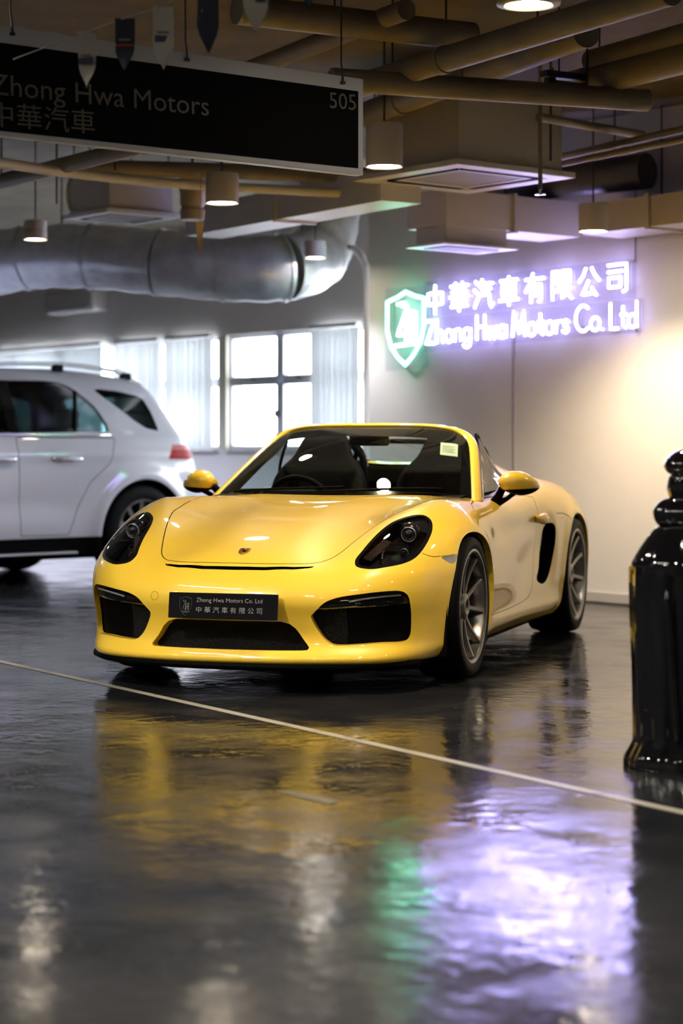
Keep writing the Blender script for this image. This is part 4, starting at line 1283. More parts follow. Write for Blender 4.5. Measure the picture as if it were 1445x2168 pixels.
# same lamps over and behind the photographer; an added pair brightens the sign wall
for k, (a, b, w) in enumerate(((-6.2, 2.2, 135), (-3.4, 2.2, 65), (-3.4, 4.9, 20), (-4.8, -.4, 110), (-1.5, 1.0, 30), (-1.0, 4.0, 24), (-8.0, .5, 150), (-2.0, 7.4, 20), (-6.6, 8.5, 48), (-4.4, 8.5, 60))):
    downlight(0, 0, 0, .195, .20, 'cream cylinder downlight over the hall, out of view', w, spot=95 if b > 8 else 150, aim=(E2 * .75 - E1 * .55 - Vector((0, 0, .8))) if b > 8 else None, col=(1.0, .90, .76), pos=room_pt(a, b, 2.62), group='downlights over the photographer')
# cooler lamps carry on along the windows, left of the view
for a, b in ((-18.0, 9.0), (-16.0, 7.4), (-21.0, 10.6), (-14.6, 5.6)):
    downlight(0, 0, 0, .165, .14, 'small ribbed downlight along the windows, left of the view', 185, spot=160, col=(.72, .77, 1.0), ribs=True, pos=room_pt(a, b, 2.55), group='downlights along the windows')
# slim linear ceiling lights in front of the car
for a, b in ((-5.2, 1.2), (-3.2, 3.4), (-7.4, 3.0)):
    p = room_pt(a, b, 2.95)
    t = empty('linear_light', p, ROOM_ROT, 'slim linear ceiling light over the front of the hall', 'lamp', 'linear ceiling lights')
    MB().box((0, 0, .03), (1.25, .10, .056), bevel=.006).build('housing', M_WHITEMETAL, t)
    MB().box((0, 0, .0005), (1.2, .05, .004)).build('tube', mat('lit tube', (1, 1, 1), .5, emit=(1, .93, .80), estr=60), t)
    for e in (-.5, .5): MB().tube([(e, 0, .05), (e, 0, CEIL - p.z)], .004, 6).build('hanging_wire', M_DKMETAL, t)

# ---- hanging direction board
C_BOARD = E1.dot(at_depth(770, 269, 8.68))
bp_ = lambda u, v: on_plane_e1(u, v, C_BOARD)
tr, br = bp_(770, 167), bp_(769.5, 371)
z1, z0 = tr.z, br.z
bl = bp_(-60, 300); L_B = E2.dot(tr) - E2.dot(bl) + .6
board = empty('hanging_board', tr - E2 * L_B - Vector((0, 0, z1 - z0)), ROOM_ROT + math.pi / 2,
              'black hanging board with white frame lettered Zhong Hwa Motors 505', 'sign')
# board local: x runs along E2 to the right-hand end, -y faces the camera, z up
HB = z1 - z0
M_BW = mat('white board frame', (.62, .62, .66), .4)
MB().box((L_B / 2, .03, HB / 2), (L_B, .05, HB), bevel=.004).build('frame', M_BW, board)
def bloc(u, v):
    p = bp_(u, v); return (E2.dot(p) - E2.dot(tr) + L_B, p.z - z0)
x1, t1 = bloc(759, 193); _, b1 = bloc(759, 356); _, t0 = bloc(0, 92); _, b0 = bloc(0, 279)
MB().add([(.03, .003, b0), (x1, .003, b1), (x1, .003, t1), (.03, .003, t0)], [(0, 1, 2, 3)]).build('black_panel', mat('matt black panel', (.004, .004, .005), .7, spec=.08), board)
M_LET = mat('bronze grey lettering', (.13, .115, .10), .5)
def board_text(body, uv_bl, uv_br, h, spacing=1.0, cells=None):
    xa, za = bloc(*uv_bl); xb, zb = bloc(*uv_br)
    M = Matrix.Translation((xa, -.001, za)) @ Matrix.Rotation(math.pi / 2, 4, 'X') @ Matrix.Rotation(math.atan2(zb - za, xb - xa), 4, 'Z')
    split_text(text_obj('board_letter', body, xb - xa, h, M_LET, board, M, 0.001, spacing), cells)
hcap = bloc(280, 185)[1] - bloc(280, 229)[1]
board_text('Zhong Hwa Motors', (-20, 214), (442, 259), hcap * 1.27)      # descender of g included
board_text('505', (697, 229), (753, 234), (bloc(697, 195)[1] - bloc(697, 229)[1]))
board_text('中華汽車', (-20, 268), (201, 285), (bloc(180, 229)[1] - bloc(180, 281)[1]), cells=4)
for u in (25, 395, 725):
    x, z = bloc(u, {25: 72, 395: 125, 725: 172}[u])
    MB().tube([(x, -.005, HB - .03), (x, .004, HB + .03), (x, .01, HB + .05), (x, .01, CEIL - z0)], .004, 6).build('hanging_wire', M_DKMETAL, board)
    MB().box((x, -.004, HB - .03), (.02, .012, .012), bevel=.003).build('wire_clip', M_DKMETAL, board)

# ---- bunting pennants on a cord
M_CORD = mat('bunting cord', (.25, .24, .22), .8)
flags = [(183, 68, 186, 38, 0, 'pale pennant hanging in front of the first board letters', 7.0), (264, 38, 150, 42, 1, 'dark pennant left of the tall pale pennant', 6.9), (346, 12, 148, 44, 0, 'pale pennant with a dark printed band, third from the left', 6.8),
         (441, -40, 112, 48, 1, 'dark navy pennant near the middle wire', 6.7), (541, -75, 66, 52, 0, 'pale pennant tip at the top, right of the navy pennant', 6.6), (652, -110, 14, 54, 1, 'dark pennant tip at the upper edge, right-most of the row', 6.5)]
cord = []
for k, (u, vt, vb, wpx, dk, lab, Y) in enumerate(flags):
    s = FPX / Y; w = wpx / s; h = (vb - vt) / s
    p = at_depth(u, vt, Y); cord.append(p)
    f = empty('pennant', p, math.radians(-12 + 10 * (k % 3)), lab, 'flag', 'bunting pennants strung before the board')
    G = []
    for i in range(9):
        t = i / 8; hw = w / 2 * (1 if t < .68 else max(.02, (1 - t) / .32))
        G.append([(x * hw, .012 * math.sin(3 * t + x + k), -h * t) for x in np.linspace(-1, 1, 5)])
    G2 = [[(x, y + .0015, z) for x, y, z in r] for r in G]
    MB().grid(G).grid(G2, flip=True).build('cloth', mat('navy cloth', (.012, .014, .025), .8) if dk else mat('pale cloth', (.34, .31, .27), .8), f, True)
    m2 = mat('printed red', (.20, .03, .03), .8) if dk else mat('printed navy', (.03, .035, .07), .8)
    MB().box((0, -.006, -h * .52), (w * .82, .002, h * (.05 if dk else .10))).build('print_band', m2, f)
    MB().box((0, -.006, -h * .42), (w * .6, .002, h * .035)).build('print_band', mat('printed grey', (.12, .12, .12), .8), f)
cord = [cord[0] + (cord[0] - cord[1]) * 2] + cord + [cord[-1] + (cord[-1] - cord[-2]) * 1.2]
tag(MB().tube(catmull(cord, 5), .0025, 6).build('bunting_cord', M_CORD, None, True), 'thin grey cord carrying the pennants', 'cord')

# ---- ceiling cassettes
def cassette(u, v, z, size, boxh, label, ang=0.0):
    p = at_z(u, v, z); c = empty('ceiling_cassette', p, ROOM_ROT + ang, label, 'air conditioner')
    s = size; b = s * .88
    MB().box((0, 0, .03 + boxh / 2), (b, b, boxh), bevel=.008).build('casing', M_AC, c)
    # face: rim, four slots and the centre intake
    for sx, sy, dx, dy in ((0, .44, 1, .12), (0, -.44, 1, .12), (.44, 0, .12, .76), (-.44, 0, .12, .76)):
        MB().box((sx * s, sy * s, .015), (dx * s, dy * s, .035), bevel=.006).build('panel_rim', M_ACW, c)
    for sx, sy, dx, dy in ((0, .345, .62, .07), (0, -.345, .62, .07), (.345, 0, .07, .62), (-.345, 0, .07, .62)):
        MB().box((sx * s, sy * s, .0045), (dx * s, dy * s, .013)).build('air_slot', M_DARK, c)
    for sx, sy in ((1, 1), (1, -1), (-1, 1), (-1, -1)):
        MB().box((sx * .345 * s, sy * .345 * s, .018), (.075 * s, .075 * s, .02)).build('panel_corner', M_ACW, c)
    for sx, sy, dx, dy in ((0, .295, .62, .035), (0, -.295, .62, .035), (.295, 0, .035, .56), (-.295, 0, .035, .56)):
        MB().box((sx * s, sy * s, .012), (dx * s, dy * s, .025)).build('intake_rim', M_ACW, c)
    MB().box((0, 0, .014), (.56 * s, .56 * s, .018), bevel=.004).build('intake_grille', mat('grey intake mesh', (.22, .21, .20), .6), c)
    for sx, sy in ((.42, .42), (.42, -.42), (-.42, .42), (-.42, -.42)):
        MB().tube([(sx * s * .95, sy * s * .95, .2), (sx * s * .95, sy * s * .95, CEIL - p.z)], .006, 6).build('hanging_rod', M_DKMETAL, c)
    MB().tube(catmull([(-b * .35, -b * .5 - .03, .05), (-b * .36, -b * .5 - .05, boxh * .5), (-b * .33, -b * .5 - .04, boxh), (-b * .30, -b * .3, boxh + .12)], 5), .018, 8).build('service_hose', M_AC, c, True)
    return c
cassette(980, 380, 2.69, .95, .44, 'large ivory ceiling cassette unit lit green along one edge')
cassette(256, 463, 2.74, .62, .28, 'small ceiling cassette above the silver duct, at the left')
# boxed branch duct with a low outlet, square to the neon wall
q = at_z(942, 476, 2.52); qa, qb = ab(q)
bd = empty('branch_duct', room_pt(qa - .385, qb, 2.52), ROOM_ROT, 'cream box duct above the green shield, end on', 'duct')
for k in range(2): MB().box((.1925, .31 + .62 * k, .12), (.385, .61, .24), bevel=.004).build('duct_section', M_AC, bd)
MB().box((.1925, .62, .12), (.41, .03, .265)).build('flange', M_AC, bd)
MB().box((.21, .30, -.055), (.30, .54, .11), bevel=.004).build('outlet_box', M_AC, bd)
MB().box((.21, .30, -.118), (.40, .66, .016), bevel=.003).build('outlet_panel', M_ACW, bd)
MB().box((.21, .30, -.128), (.24, .46, .006)).build('outlet_grille', M_DKMETAL, bd)
for e in (.08, .72): MB().tube([(.19, e, .24), (.19, e, CEIL - 2.52)], .007, 6).build('hanger_rod', M_DKMETAL, bd)

# ---- round silver duct along the windows
dpx = [(-90, 575, 16.6), (60, 545, 16.4), (200, 543, 16.2), (340, 556, 16.0), (480, 568, 15.9), (600, 567, 15.9), (665, 545, 16.35), (690, 490, 17.0), (700, 420, 17.6)]
pts = [Vector(p) for p in catmull([tuple(at_depth(*q)) for q in dpx], 6)]
duct = empty('round_duct', pts[0], 0, 'big silver round air duct running above the white car', 'duct')
rel = [p - pts[0] for p in pts]
rad = [.262 + .006 * math.sin(i * 2.1) for i in range(len(rel))]
for i in range(0, len(rel) - 1, 6):
    j = min(i + 6, len(rel) - 1)
    MB().tube(rel[i:j + 1], rad[i:j + 1], 36, cap=False).build('duct_section', M_STEEL, duct, True)
    MB().tube([rel[j] - (rel[j] - rel[j - 1]).normalized() * .03, rel[j]], .274, 36, cap=False).build('duct_joint', M_STEEL, duct, True)
for i in (9, 21, 33): MB().tube([rel[i] + Vector((0, 0, .26)), Vector((rel[i].x, rel[i].y, CEIL - pts[0].z))], .008, 6).build('duct_hanger', M_DKMETAL, duct)

# ---- pipes and ducts; each named run is a thing of its own
def pipe(name, px, z, dia, m, label, cat='pipe', rods=(), collars=()):
    P = [at_z(u, v, zz) for (u, v), zz in zip(px, z if isinstance(z, (list, tuple)) else [z] * len(px))]
    o = empty(name, P[0], 0, label, cat)
    rel = [p - P[0] for p in P]
    path = rel if len(rel) == 2 else [Vector(p) for p in catmull([tuple(r) for r in rel], 8)]
    MB().tube(path, dia / 2, 24).build('run', m, o, auto=40)
    for t in collars:
        c = rel[0].lerp(rel[-1], t); d = (rel[-1] - rel[0]).normalized()
        MB().tube([c - d * .03, c + d * .03], dia / 2 * 1.12, 24).build('collar', m, o, auto=40)
    for t in rods:
        c = rel[0].lerp(rel[-1], t); MB().tube([c, Vector((c.x, c.y, CEIL - P[0].z))], .006, 6).build('hanger_rod', M_DKMETAL, o)
    return o
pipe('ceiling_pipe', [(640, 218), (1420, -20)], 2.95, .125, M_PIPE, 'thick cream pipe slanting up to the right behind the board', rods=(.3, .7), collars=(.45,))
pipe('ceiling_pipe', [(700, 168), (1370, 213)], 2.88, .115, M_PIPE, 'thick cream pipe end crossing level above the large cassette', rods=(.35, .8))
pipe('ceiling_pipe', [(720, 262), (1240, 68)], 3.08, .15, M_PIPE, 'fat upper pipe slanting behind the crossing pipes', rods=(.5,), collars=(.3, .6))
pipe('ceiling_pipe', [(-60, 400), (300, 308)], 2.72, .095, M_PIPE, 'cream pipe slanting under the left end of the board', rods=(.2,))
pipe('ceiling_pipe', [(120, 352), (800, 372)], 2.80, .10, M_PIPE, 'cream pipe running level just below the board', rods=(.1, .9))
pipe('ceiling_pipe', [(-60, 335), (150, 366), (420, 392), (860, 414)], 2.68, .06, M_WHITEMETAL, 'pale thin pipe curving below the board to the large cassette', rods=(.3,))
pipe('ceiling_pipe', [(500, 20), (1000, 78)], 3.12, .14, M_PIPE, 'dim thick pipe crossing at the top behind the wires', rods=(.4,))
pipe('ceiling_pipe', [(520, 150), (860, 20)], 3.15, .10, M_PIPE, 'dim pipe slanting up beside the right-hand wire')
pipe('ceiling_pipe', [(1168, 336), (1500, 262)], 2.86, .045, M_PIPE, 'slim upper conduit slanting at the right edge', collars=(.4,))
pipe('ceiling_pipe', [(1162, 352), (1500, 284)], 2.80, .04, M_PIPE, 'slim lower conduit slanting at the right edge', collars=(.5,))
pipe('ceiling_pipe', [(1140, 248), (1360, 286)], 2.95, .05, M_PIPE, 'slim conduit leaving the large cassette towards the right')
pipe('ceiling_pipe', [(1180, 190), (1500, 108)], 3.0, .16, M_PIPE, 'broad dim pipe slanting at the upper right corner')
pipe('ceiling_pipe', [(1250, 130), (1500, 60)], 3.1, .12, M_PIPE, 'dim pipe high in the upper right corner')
pipe('round_duct_run', [(1040, 398), (1370, 362)], 2.90, .24, mat('dark grey duct', (.10, .10, .12), .4, .4), 'dark round duct behind the large cassette, lit purple', 'duct', rods=(.8,))
# fluorescent batten without a lit tube
p0, p1 = at_z(1150, 164, 2.98), at_z(1300, 182, 2.98)
bt = empty('light_batten', p0, math.atan2((p1 - p0).y, (p1 - p0).x), 'unlit dark light batten under the upper right pipes', 'lamp')
Lb = (p1 - p0).length
MB().box((Lb / 2, 0, .02), (Lb, .06, .035), bevel=.005).build('batten_body', M_DKMETAL, bt)
for e in (.04, Lb - .04): MB().box((e, 0, -.015), (.04, .05, .04), bevel=.004).build('tube_holder', M_DKMETAL, bt)
MB().tube([(.05, 0, -.02), (Lb - .05, 0, -.02)], .013, 10).build('tube', mat('unlit tube', (.2, .19, .18), .3), bt, True)
for e in (.1, Lb - .1): MB().tube([(e, 0, .03), (e, 0, CEIL - p0.z)], .005, 6).build('hanger_rod', M_DKMETAL, bt)
# rectangular ducts
def rect_duct(px0, px1, z, w, h, label, m):
    P, Q = at_z(*px0, z), at_z(*px1, z); d = Q - P
    o = empty('rectangular_duct', P, math.atan2(d.y, d.x), label, 'duct')
    n = max(2, int(d.length / 1.1))
    for k in range(n):
        a, b = d.length * k / n, d.length * (k + 1) / n
        MB().box(((a + b) / 2, 0, h / 2), (b - a - .012, w, h), bevel=.003).build('duct_section', m, o)
        if k: MB().box((a, 0, h / 2), (.03, w + .03, h + .03)).build('flange', m, o)
    for t in (.1, .9): MB().tube([(d.length * t, 0, h), (d.length * t, 0, CEIL - P.z)], .007, 6).build('hanger_rod', M_DKMETAL, o)
    return o
_p, _q = at_z(1230, 497, 2.50), at_z(1600, 452, 2.50)
rd = room_box('rectangular_duct', ab(_p)[0], -4.0, 9.56, 9.97, 2.50, 2.70, M_AC); tag(rd, 'cream rectangular duct hugging the neon wall at the right edge', 'duct')
for a_ in (-8.8, -7.4, -6.0):
    fo = room_box('flange', a_, a_ + .03, 9.54, 9.975, 2.485, 2.715, M_AC); fo.parent = rd; bpy.context.view_layer.update(); fo.matrix_parent_inverse = rd.matrix_world.inverted()
rect_duct((430, 503), (850, 428), 2.58, .30, .20, 'pale rectangular duct leading left from the neon corner', M_WHITEMETAL)
# rods and sprinkler
for u, v, z, lab in ((1400, 488, 2.52, 'bare threaded rod near the right edge'), (1165, 342, 2.72, 'bare threaded rod beside the large cassette'), (120, 432, 2.78, 'bare threaded rod beside the small cassette')):
    p = at_z(u, v, z); tag(MB().tube([p, Vector((p.x, p.y, CEIL))], .007, 8).build('threaded_rod', M_DKMETAL), lab, 'rod')
p = at_z(1143, 402, 2.50)
sp = empty('sprinkler', p, 0, 'small ceiling sprinkler right of the large cassette', 'sprinkler')
MB().lathe([(.001, -.03), (.03, -.028), (.03, -.022), (.006, -.02), (.006, 0)], seg=16).build('deflector', M_CHROME, sp)
MB().tube([(0, 0, 0), (0, 0, CEIL - p.z)], .012, 8).build('drop_pipe', M_PIPE, sp)
# unlit ribbed can and its hanging tag at the left
p = at_z(407, 466, 2.50)
cn = empty('ribbed_can_lamp', p, 0, 'unlit ribbed brown can lamp left of the lit downlight', 'lamp')
MB().lathe([(.001, 0), (.075, 0), (.078, .06), (.070, .07), (.070, .085), (.078, .095), (.078, .17), (.085, .19), (.085, .27), (.001, .27)], seg=32).build('can', mat('brown lacquer', (.35, .27, .19), .45), cn, auto=40)
MB().tube([(0, 0, .27), (0, 0, CEIL - p.z)], .008, 8).build('hanging_rod', M_DKMETAL, cn)
p = at_depth(423, 470, 11.5)
fl = empty('drooping_pennant', p, .3, 'limp yellowish pennant hanging below the ribbed can', 'flag')
MB().grid([[(x * .028 * (1 - t), .01 * math.sin(4 * t + x), -.21 * t) for x in (-1, 0, 1)] for t in np.linspace(0, .98, 8)]).build('cloth', mat('ochre cloth', (.50, .36, .16), .8), fl, True)
MB().tube([(0, 0, 0), (.02, 0, CEIL - p.z)], .002, 5).build('cord', M_CORD, fl)
# wall unit on the window wall and pipe elbow at the corner
q = on_wall(180, 640, WIN_B)
wu = empty('wall_air_unit', room_pt(ab(q)[0], WIN_B - .12, q.z - .12), ROOM_ROT, 'white wall-mounted unit below the silver duct', 'air conditioner')
MB().box((0, 0, .12), (1.05, .22, .26), bevel=.04).build('casing', M_WHITEMETAL, wu, True)
MB().box((0, -.10, .03), (.9, .05, .03), bevel=.006).build('louvre', M_GREYFRAME, wu)
p = on_wall(775, 520, 10.3)
ep = empty('corner_pipe', Vector((p.x, p.y, 0)), ROOM_ROT, 'pale vertical pipe with elbow at the corner of the neon wall', 'pipe')
MB().tube(catmull([(0, 0, .02), (0, 0, 1.2), (0, 0, 2.45), (-.02, 0, 2.56), (-.08, 0, 2.66), (-.20, 0, 2.72), (-.40, 0, 2.73)], 6), .028, 14).build('pipe_run', M_WHITEMETAL, ep, True)
MB().box((0, .04, 1.4), (.09, .03, .04)).build('pipe_clip', M_DKMETAL, ep)

# ---- floor marking
def floor_strip(name, u0, v0, u1, v1, w, z, m):
    P, Q = at_z(u0, v0, 0), at_z(u1, v1, 0); d = (Q - P); L_ = d.length; d.normalize(); n = Vector((-d.y, d.x, 0)) * w / 2
    o = mesh_obj(name, [P - n + Vector((0, 0, z)), Q - n + Vector((0, 0, z)), Q + n + Vector((0, 0, z)), P + n + Vector((0, 0, z))], [(0, 1, 2, 3)], m, None, False)
    return o
def line_mat():
    m = mat('worn line paint', (.42, .40, .33), .35)
    nt, N, L, b = nodes_of(m)
    tc = N.new('ShaderNodeTexCoord'); n = N.new('ShaderNodeTexNoise'); n.inputs['Scale'].default_value = 7; n.inputs['Detail'].default_value = 8; n.inputs['Roughness'].default_value = .7
    L.new(tc.outputs['Object'], n.inputs[0])
    r = N.new('ShaderNodeValToRGB'); r.color_ramp.elements[0].position = .36; r.color_ramp.elements[0].color = (.06, .055, .05, 1)
    r.color_ramp.elements[1].position = .46; r.color_ramp.elements[1].color = (.30, .285, .235, 1)
    L.new(n.outputs[0], r.inputs[0]); L.new(r.outputs[0], b.inputs['Base Color'])
    return m
o = floor_strip('floor_line', -260, 1343, 1700, 1777, .046, .0015, line_mat()); tag(o, 'pale painted line crossing the floor before the yellow car', 'floor marking')
o = floor_strip('floor_paint_mark', 600, 1676, 706, 1700, .05, .0015, noise_colour(mat('faded line paint', (.08, .075, .07), .3), (.03, .03, .03), (.11, .105, .095), 9, 6)); tag(o, 'short worn paint dash on the floor in the foreground', 'floor marking')
# ================================================================== neon lettering on the wall
# strokes on a unit square, y up
HAN = {
 '中': [[(.12, .72), (.88, .72), (.88, .34), (.12, .34), (.12, .72)], [(.5, 1), (.5, 0)]],
 '華': [[(.05, .88), (.95, .88)], [(.32, 1), (.32, .78)], [(.68, 1), (.68, .78)], [(.12, .68), (.88, .68)], [(.02, .50), (.98, .50)], [(.28, .68), (.28, .36)], [(.72, .68), (.72, .36)], [(.14, .34), (.86, .34)], [(.08, .18), (.92, .18)], [(.5, .78), (.5, 0)]],
 '汽': [[(.08, .95), (.22, .84)], [(.02, .66), (.16, .56)], [(.04, .05), (.26, .42)], [(.44, 1), (.32, .72)], [(.42, .84), (.96, .84)], [(.42, .66), (.86, .66)], [(.36, .48), (.80, .48), (.82, .15), (.90, .03), (.98, .14)]],
 '車': [[(.08, .86), (.92, .86)], [(.18, .70), (.82, .70), (.82, .36), (.18, .36), (.18, .70)], [(.18, .53), (.82, .53)], [(.04, .19), (.96, .19)], [(.5, 1), (.5, 0)]],
 '有': [[(.05, .80), (.95, .80)], [(.42, 1), (.30, .68), (.05, .38)], [(.32, .60), (.32, 0)], [(.32, .60), (.80, .60), (.80, .06), (.68, .02)], [(.32, .42), (.80, .42)], [(.32, .24), (.80, .24)]],
 '限': [[(.08, .95), (.08, 0)], [(.08, .95), (.36, .95), (.24, .66), (.38, .44), (.30, .28), (.14, .30)], [(.52, .95), (.90, .95), (.90, .55), (.52, .55)], [(.52, .75), (.90, .75)], [(.52, .95), (.52, .06), (.70, .16)], [(.62, .55), (.74, .25), (.98, 0)], [(.92, .38), (.74, .26)]],
 '公': [[(.36, .95), (.24, .70), (.04, .50)], [(.62, .95), (.76, .70), (.96, .50)], [(.48, .52), (.34, .26), (.18, .06), (.76, .10)], [(.62, .28), (.76, .10), (.84, 0)]],
 '司': [[(.08, .95), (.90, .95), (.90, .08), (.74, .02)], [(.08, .72), (.70, .72)], [(.12, .52), (.64, .52), (.64, .20), (.12, .20), (.12, .52)]],
}
def arc(cx, cy, rx, ry, a0, a1, n=10): return [(cx + rx * math.cos(math.radians(a0 + (a1 - a0) * k / n)), cy + ry * math.sin(math.radians(a0 + (a1 - a0) * k / n))) for k in range(n + 1)]
def O(w=.5): return [arc(w / 2, .25, w / 2, .25, 0, 360, 14)]
LAT = {  # strokes, advance; x-height .5, cap 1.0
 'Z': ([[(0, .95), (.55, .95), (0, 0), (.58, 0)]], .72), 'h': ([[(0, 1), (0, 0)], [(0, .3)] + arc(.2, .3, .2, .2, 180, 0, 8) + [(.4, 0)]], .55), 'o': (O(.5), .64),
 'n': ([[(0, .5), (0, 0)], [(0, .3)] + arc(.2, .3, .2, .2, 180, 0, 8) + [(.4, 0)]], .55), 'g': (O(.46) + [[(.46, .5), (.46, -.1)] + arc(.23, -.1, .23, .17, 0, -160, 8)], .62),
 'H': ([[(0, 1), (0, 0)], [(.5, 1), (.5, 0)], [(0, .52), (.5, .52)]], .66), 'w': ([[(0, .5), (.15, 0), (.3, .45), (.45, 0), (.6, .5)]], .72), 'a': (O(.46) + [[(.46, .5), (.46, 0)]], .6),
 'M': ([[(0, 0), (.08, 1), (.38, .15), (.68, 1), (.76, 0)]], .9), 't': ([[(.14, .85), (.14, .1), (.3, 0)], [(0, .52), (.3, .52)]], .42), 'r': ([[(0, .5), (0, 0)], [(0, .3), (.12, .46), (.28, .48)]], .38),
 's': ([[(.34, .42), (.18, .5), (.03, .4), (.08, .29), (.28, .22), (.34, .1), (.18, 0), (.0, .08)]], .5), 'C': ([arc(.42, .5, .42, .5, 50, 310, 14)], .85), '.': ([[(0, .0), (.03, .03)]], .2),
 'L': ([[(0, 1), (0, 0), (.42, 0)]], .55), 'd': (O(.46) + [[(.46, 1), (.46, 0)]], .62), ' ': ([], .26)}
M_NEON = mat('violet white neon', (.9, .9, 1), .4, emit=(.50, .44, 1.0), estr=25)
M_NEONG = mat('green white neon', (.8, 1, .9), .4, emit=(.10, 1.0, .52), estr=13)
NB = SIGN_B - .045
def wall_az(u, v):
    p = on_wall(u, v, NB); return np.array([E1.dot(p), p.z])
def quad(tl, tr, br, bl):
    TL, TR, BR, BL = (wall_az(*q) for q in (tl, tr, br, bl))
    def f(x, y):
        a = (BL * (1 - x) + BR * x) * (1 - y) + (TL * (1 - x) + TR * x) * y
        return room_pt(a[0], NB, a[1])
    return f
neon = empty('neon_sign', room_pt(wall_az(1100, 740)[0], SIGN_B, wall_az(1100, 740)[1]), ROOM_ROT, 'violet white neon lettering with two rows on the back wall', 'sign')
NI = neon.matrix_basis.inverted()
def glyph(name, strokes, f, m, parent=None, r=.0085, inv=None):
    mb = MB()
    for st in strokes:
        st = [p for i, p in enumerate(st) if i == 0 or math.hypot(p[0] - st[i - 1][0], p[1] - st[i - 1][1]) > 1e-4]
        P = [f(*p) for p in st]
        # even spacing keeps the tube round
        Q = [P[0]]
        for a, b in zip(P[:-1], P[1:]):
            n = max(1, int((b - a).length / .03)); Q += [a.lerp(b, (k + 1) / n) for k in range(n)]
        closed = (Q[0] - Q[-1]).length < 1e-6
        mb.tube([(inv or NI) @ q for q in (Q[:-1] if closed else Q)], r, 8, closed=closed)
    o = mb.build(name, m, parent or neon, True)
    # flexible neon shines forwards; the side towards the wall is its opaque white sleeve
    o.data.materials.append(mat('white neon sleeve', (.75, .75, .78), .5))
    o.data.polygons.foreach_set('material_index', [1 if p.normal.y > .30 else 0 for p in o.data.polygons])
    return o
f1 = quad((897, 607), (1338, 553), (1338, 616), (897, 668))
for k, ch in enumerate('中華汽車有限公司'):
    x0 = k / 8 + .012 * 0; w = .098
    glyph('neon_character', HAN[ch], lambda x, y, x0=x0 + .012, w=w: f1(x0 + w * x, y), M_NEON)
f2 = quad((902, 676), (1350, 634), (1350, 692), (902, 728))
txt = 'Zhong Hwa Motors Co. Ltd'; tot = sum(LAT[c][1] for c in txt) - .1; x = 0
for c in txt:
    st, adv = LAT[c]
    if st: glyph('neon_letter', st, lambda px, py, x=x: f2((x + px) / tot, py * .96), M_NEON)
    x += adv
M_ACRYL = glass_mat('clear acrylic backing', (.93, .93, .96))
def panel(name, tl, tr, br, bl, parent, inv):
    TL, TR, BR, BL = (wall_az(*q) for q in (tl, tr, br, bl))
    P = [inv @ room_pt(a, SIGN_B - .028 + d, z) for d in (0, .006) for a, z in (BL, BR, TR, TL)]
    return MB().add(P, [(0, 1, 2, 3), (7, 6, 5, 4), (0, 4, 5, 1), (1, 5, 6, 2), (2, 6, 7, 3), (3, 7, 4, 0)]).build(name, M_ACRYL, parent)
panel('backing_panel', (893, 597), (1342, 548), (1342, 630), (893, 672), neon, NI)
panel('backing_panel', (893, 674), (1356, 631), (1356, 702), (893, 744), neon, NI)
shieldn = empty('neon_shield', room_pt(wall_az(858, 778)[0], SIGN_B, wall_az(858, 778)[1]), ROOM_ROT, 'green neon shield with monogram left of the lettering', 'sign')
SI = shieldn.matrix_basis.inverted()
f3 = quad((820, 622), (897, 614), (897, 768), (820, 778))
glyph('neon_outline', [[((x + .9) / 1.8, (y + 1) / 2) for x, y in SHIELD]], f3, M_NEONG, shieldn, .012, SI)
MONO = [[(.28, .84), (.50, .86), (.40, .80), (.56, .80), (.28, .42), (.52, .42)], [(.62, .74), (.62, .30)], [(.70, .74), (.70, .30)], [(.78, .72), (.78, .30)], [(.52, .62), (.52, .30)]]
glyph('neon_monogram', MONO, f3, mat('white green neon', (.9, 1, .95), .4, emit=(.5, 1.0, .8), estr=12), shieldn, .010, SI)
glyph('neon_bar', [[(.22, .28), (.82, .28)]], f3, mat('white green neon'), shieldn, .011, SI)
panel('backing_panel', (812, 612), (902, 604), (902, 778), (812, 786), shieldn, SI)
for u, v in ((905, 600), (1335, 553), (905, 742), (1345, 700)):
    a = wall_az(u, v); MB().tube([NI @ room_pt(a[0], SIGN_B, a[1]), NI @ room_pt(a[0], SIGN_B - .04, a[1])], .008, 8).build('standoff', M_CHROME, neon)
a = wall_az(1337, 552)
MB().tube([NI @ room_pt(a[0], SIGN_B - .01, a[1]), NI @ room_pt(a[0], SIGN_B - .01, 2.95)], .004, 6).build('power_cable', M_DKMETAL, neon)

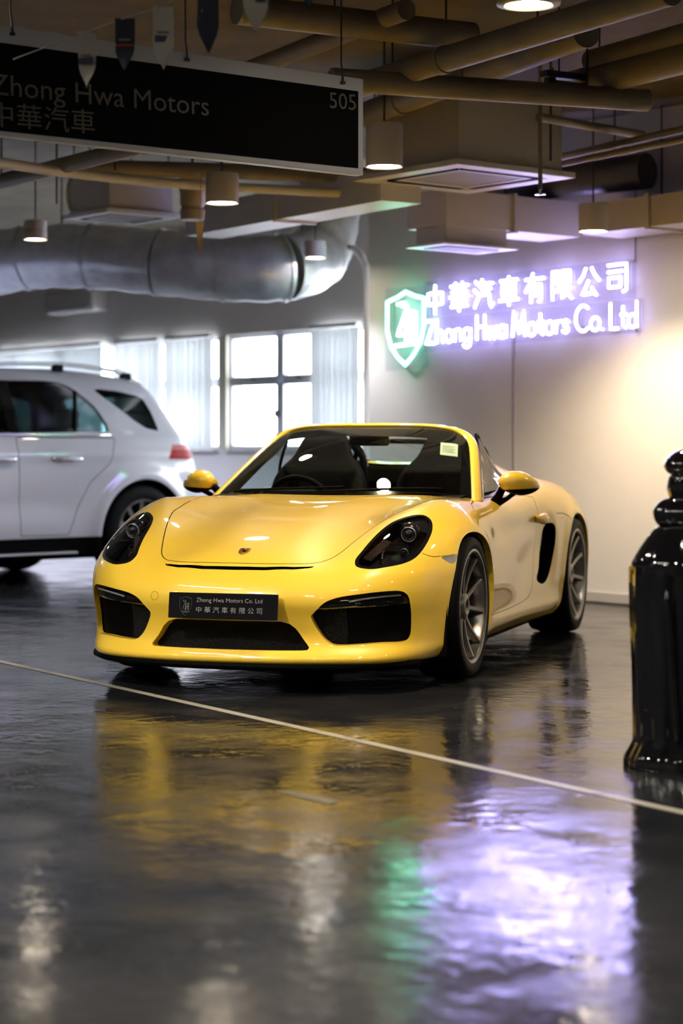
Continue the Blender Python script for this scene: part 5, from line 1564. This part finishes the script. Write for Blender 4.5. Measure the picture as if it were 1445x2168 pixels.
# ================================================================== glossy black statue at the right edge
st_y = 6.72; sc_ = FPX / st_y
def zy(v): return CAMH - (v - HOR) / sc_
cx = (1486 - CU) / sc_
statue = empty('statue', (cx, st_y, 0), 0, 'tall glossy black draped statue at the right edge', 'statue')
M_STAT = mat('glossy black lacquer', (.004, .004, .005), .06, 0, 1.0)
def turned(name, prof, fold=0.0, nf=11, flat=.72, seg=96, ph=.4):
    G = []
    pr = [tuple(p) for p in catmull([(px, v) for px, v in prof], 6)]
    for (px, v) in pr:
        r = max((1486 - px) / sc_, .002); row = []
        for k in range(seg):
            a = 2 * math.pi * k / seg
            q = r * (1 + fold * (math.sin(nf * a + ph) * .6 + .4 * math.sin(2.3 * nf * a + 1.3 + v * .004)))
            row.append((q * math.cos(a), q * flat * math.sin(a), max(zy(v), 0)))
        G.append(row + [row[0]])
    return MB().grid(G).build(name, M_STAT, statue, True)
turned('head', [(1486, 948), (1455, 949), (1430, 956), (1412, 970), (1405, 985), (1410, 997), (1422, 1006), (1440, 1008)], .010, 7)
turned('neck', [(1425, 1002), (1416, 1010), (1412, 1030), (1413, 1042), (1422, 1062), (1445, 1066)], .015, 9)
turned('collar', [(1425, 1050), (1398, 1060), (1383, 1078), (1382, 1090), (1388, 1106), (1405, 1118), (1440, 1120)], .03, 6)
turned('shoulders', [(1420, 1105), (1388, 1116), (1362, 1148), (1342, 1180), (1336, 1196), (1337, 1215)], .012, 8)
turned('cloak', [(1337, 1200), (1337, 1230), (1338, 1300), (1341, 1400), (1343, 1500), (1344, 1560), (1338, 1585)], .045, 13)
for u0, u1 in ((1394, 1416), (1578, 1556)):
    pts = [((u0 + (u1 - u0) * t - 1486) / sc_, 0, zy(1240 + 320 * t)) for t in np.linspace(0, 1, 14)]
    pts = [(x, -.72 * math.sqrt(max((.253 + .002 * math.sin(.6 * i)) ** 2 - x * x, 0)) - .002, z) for i, (x, _, z) in enumerate(pts)]
    MB().tube(pts, [.006] + [.011] * 12 + [.006], 10).build('cloak_edge', M_STAT, statue, True)
turned('hem', [(1346, 1560), (1336, 1580), (1327, 1598), (1324, 1612), (1326, 1624), (1345, 1630)], .04, 9)
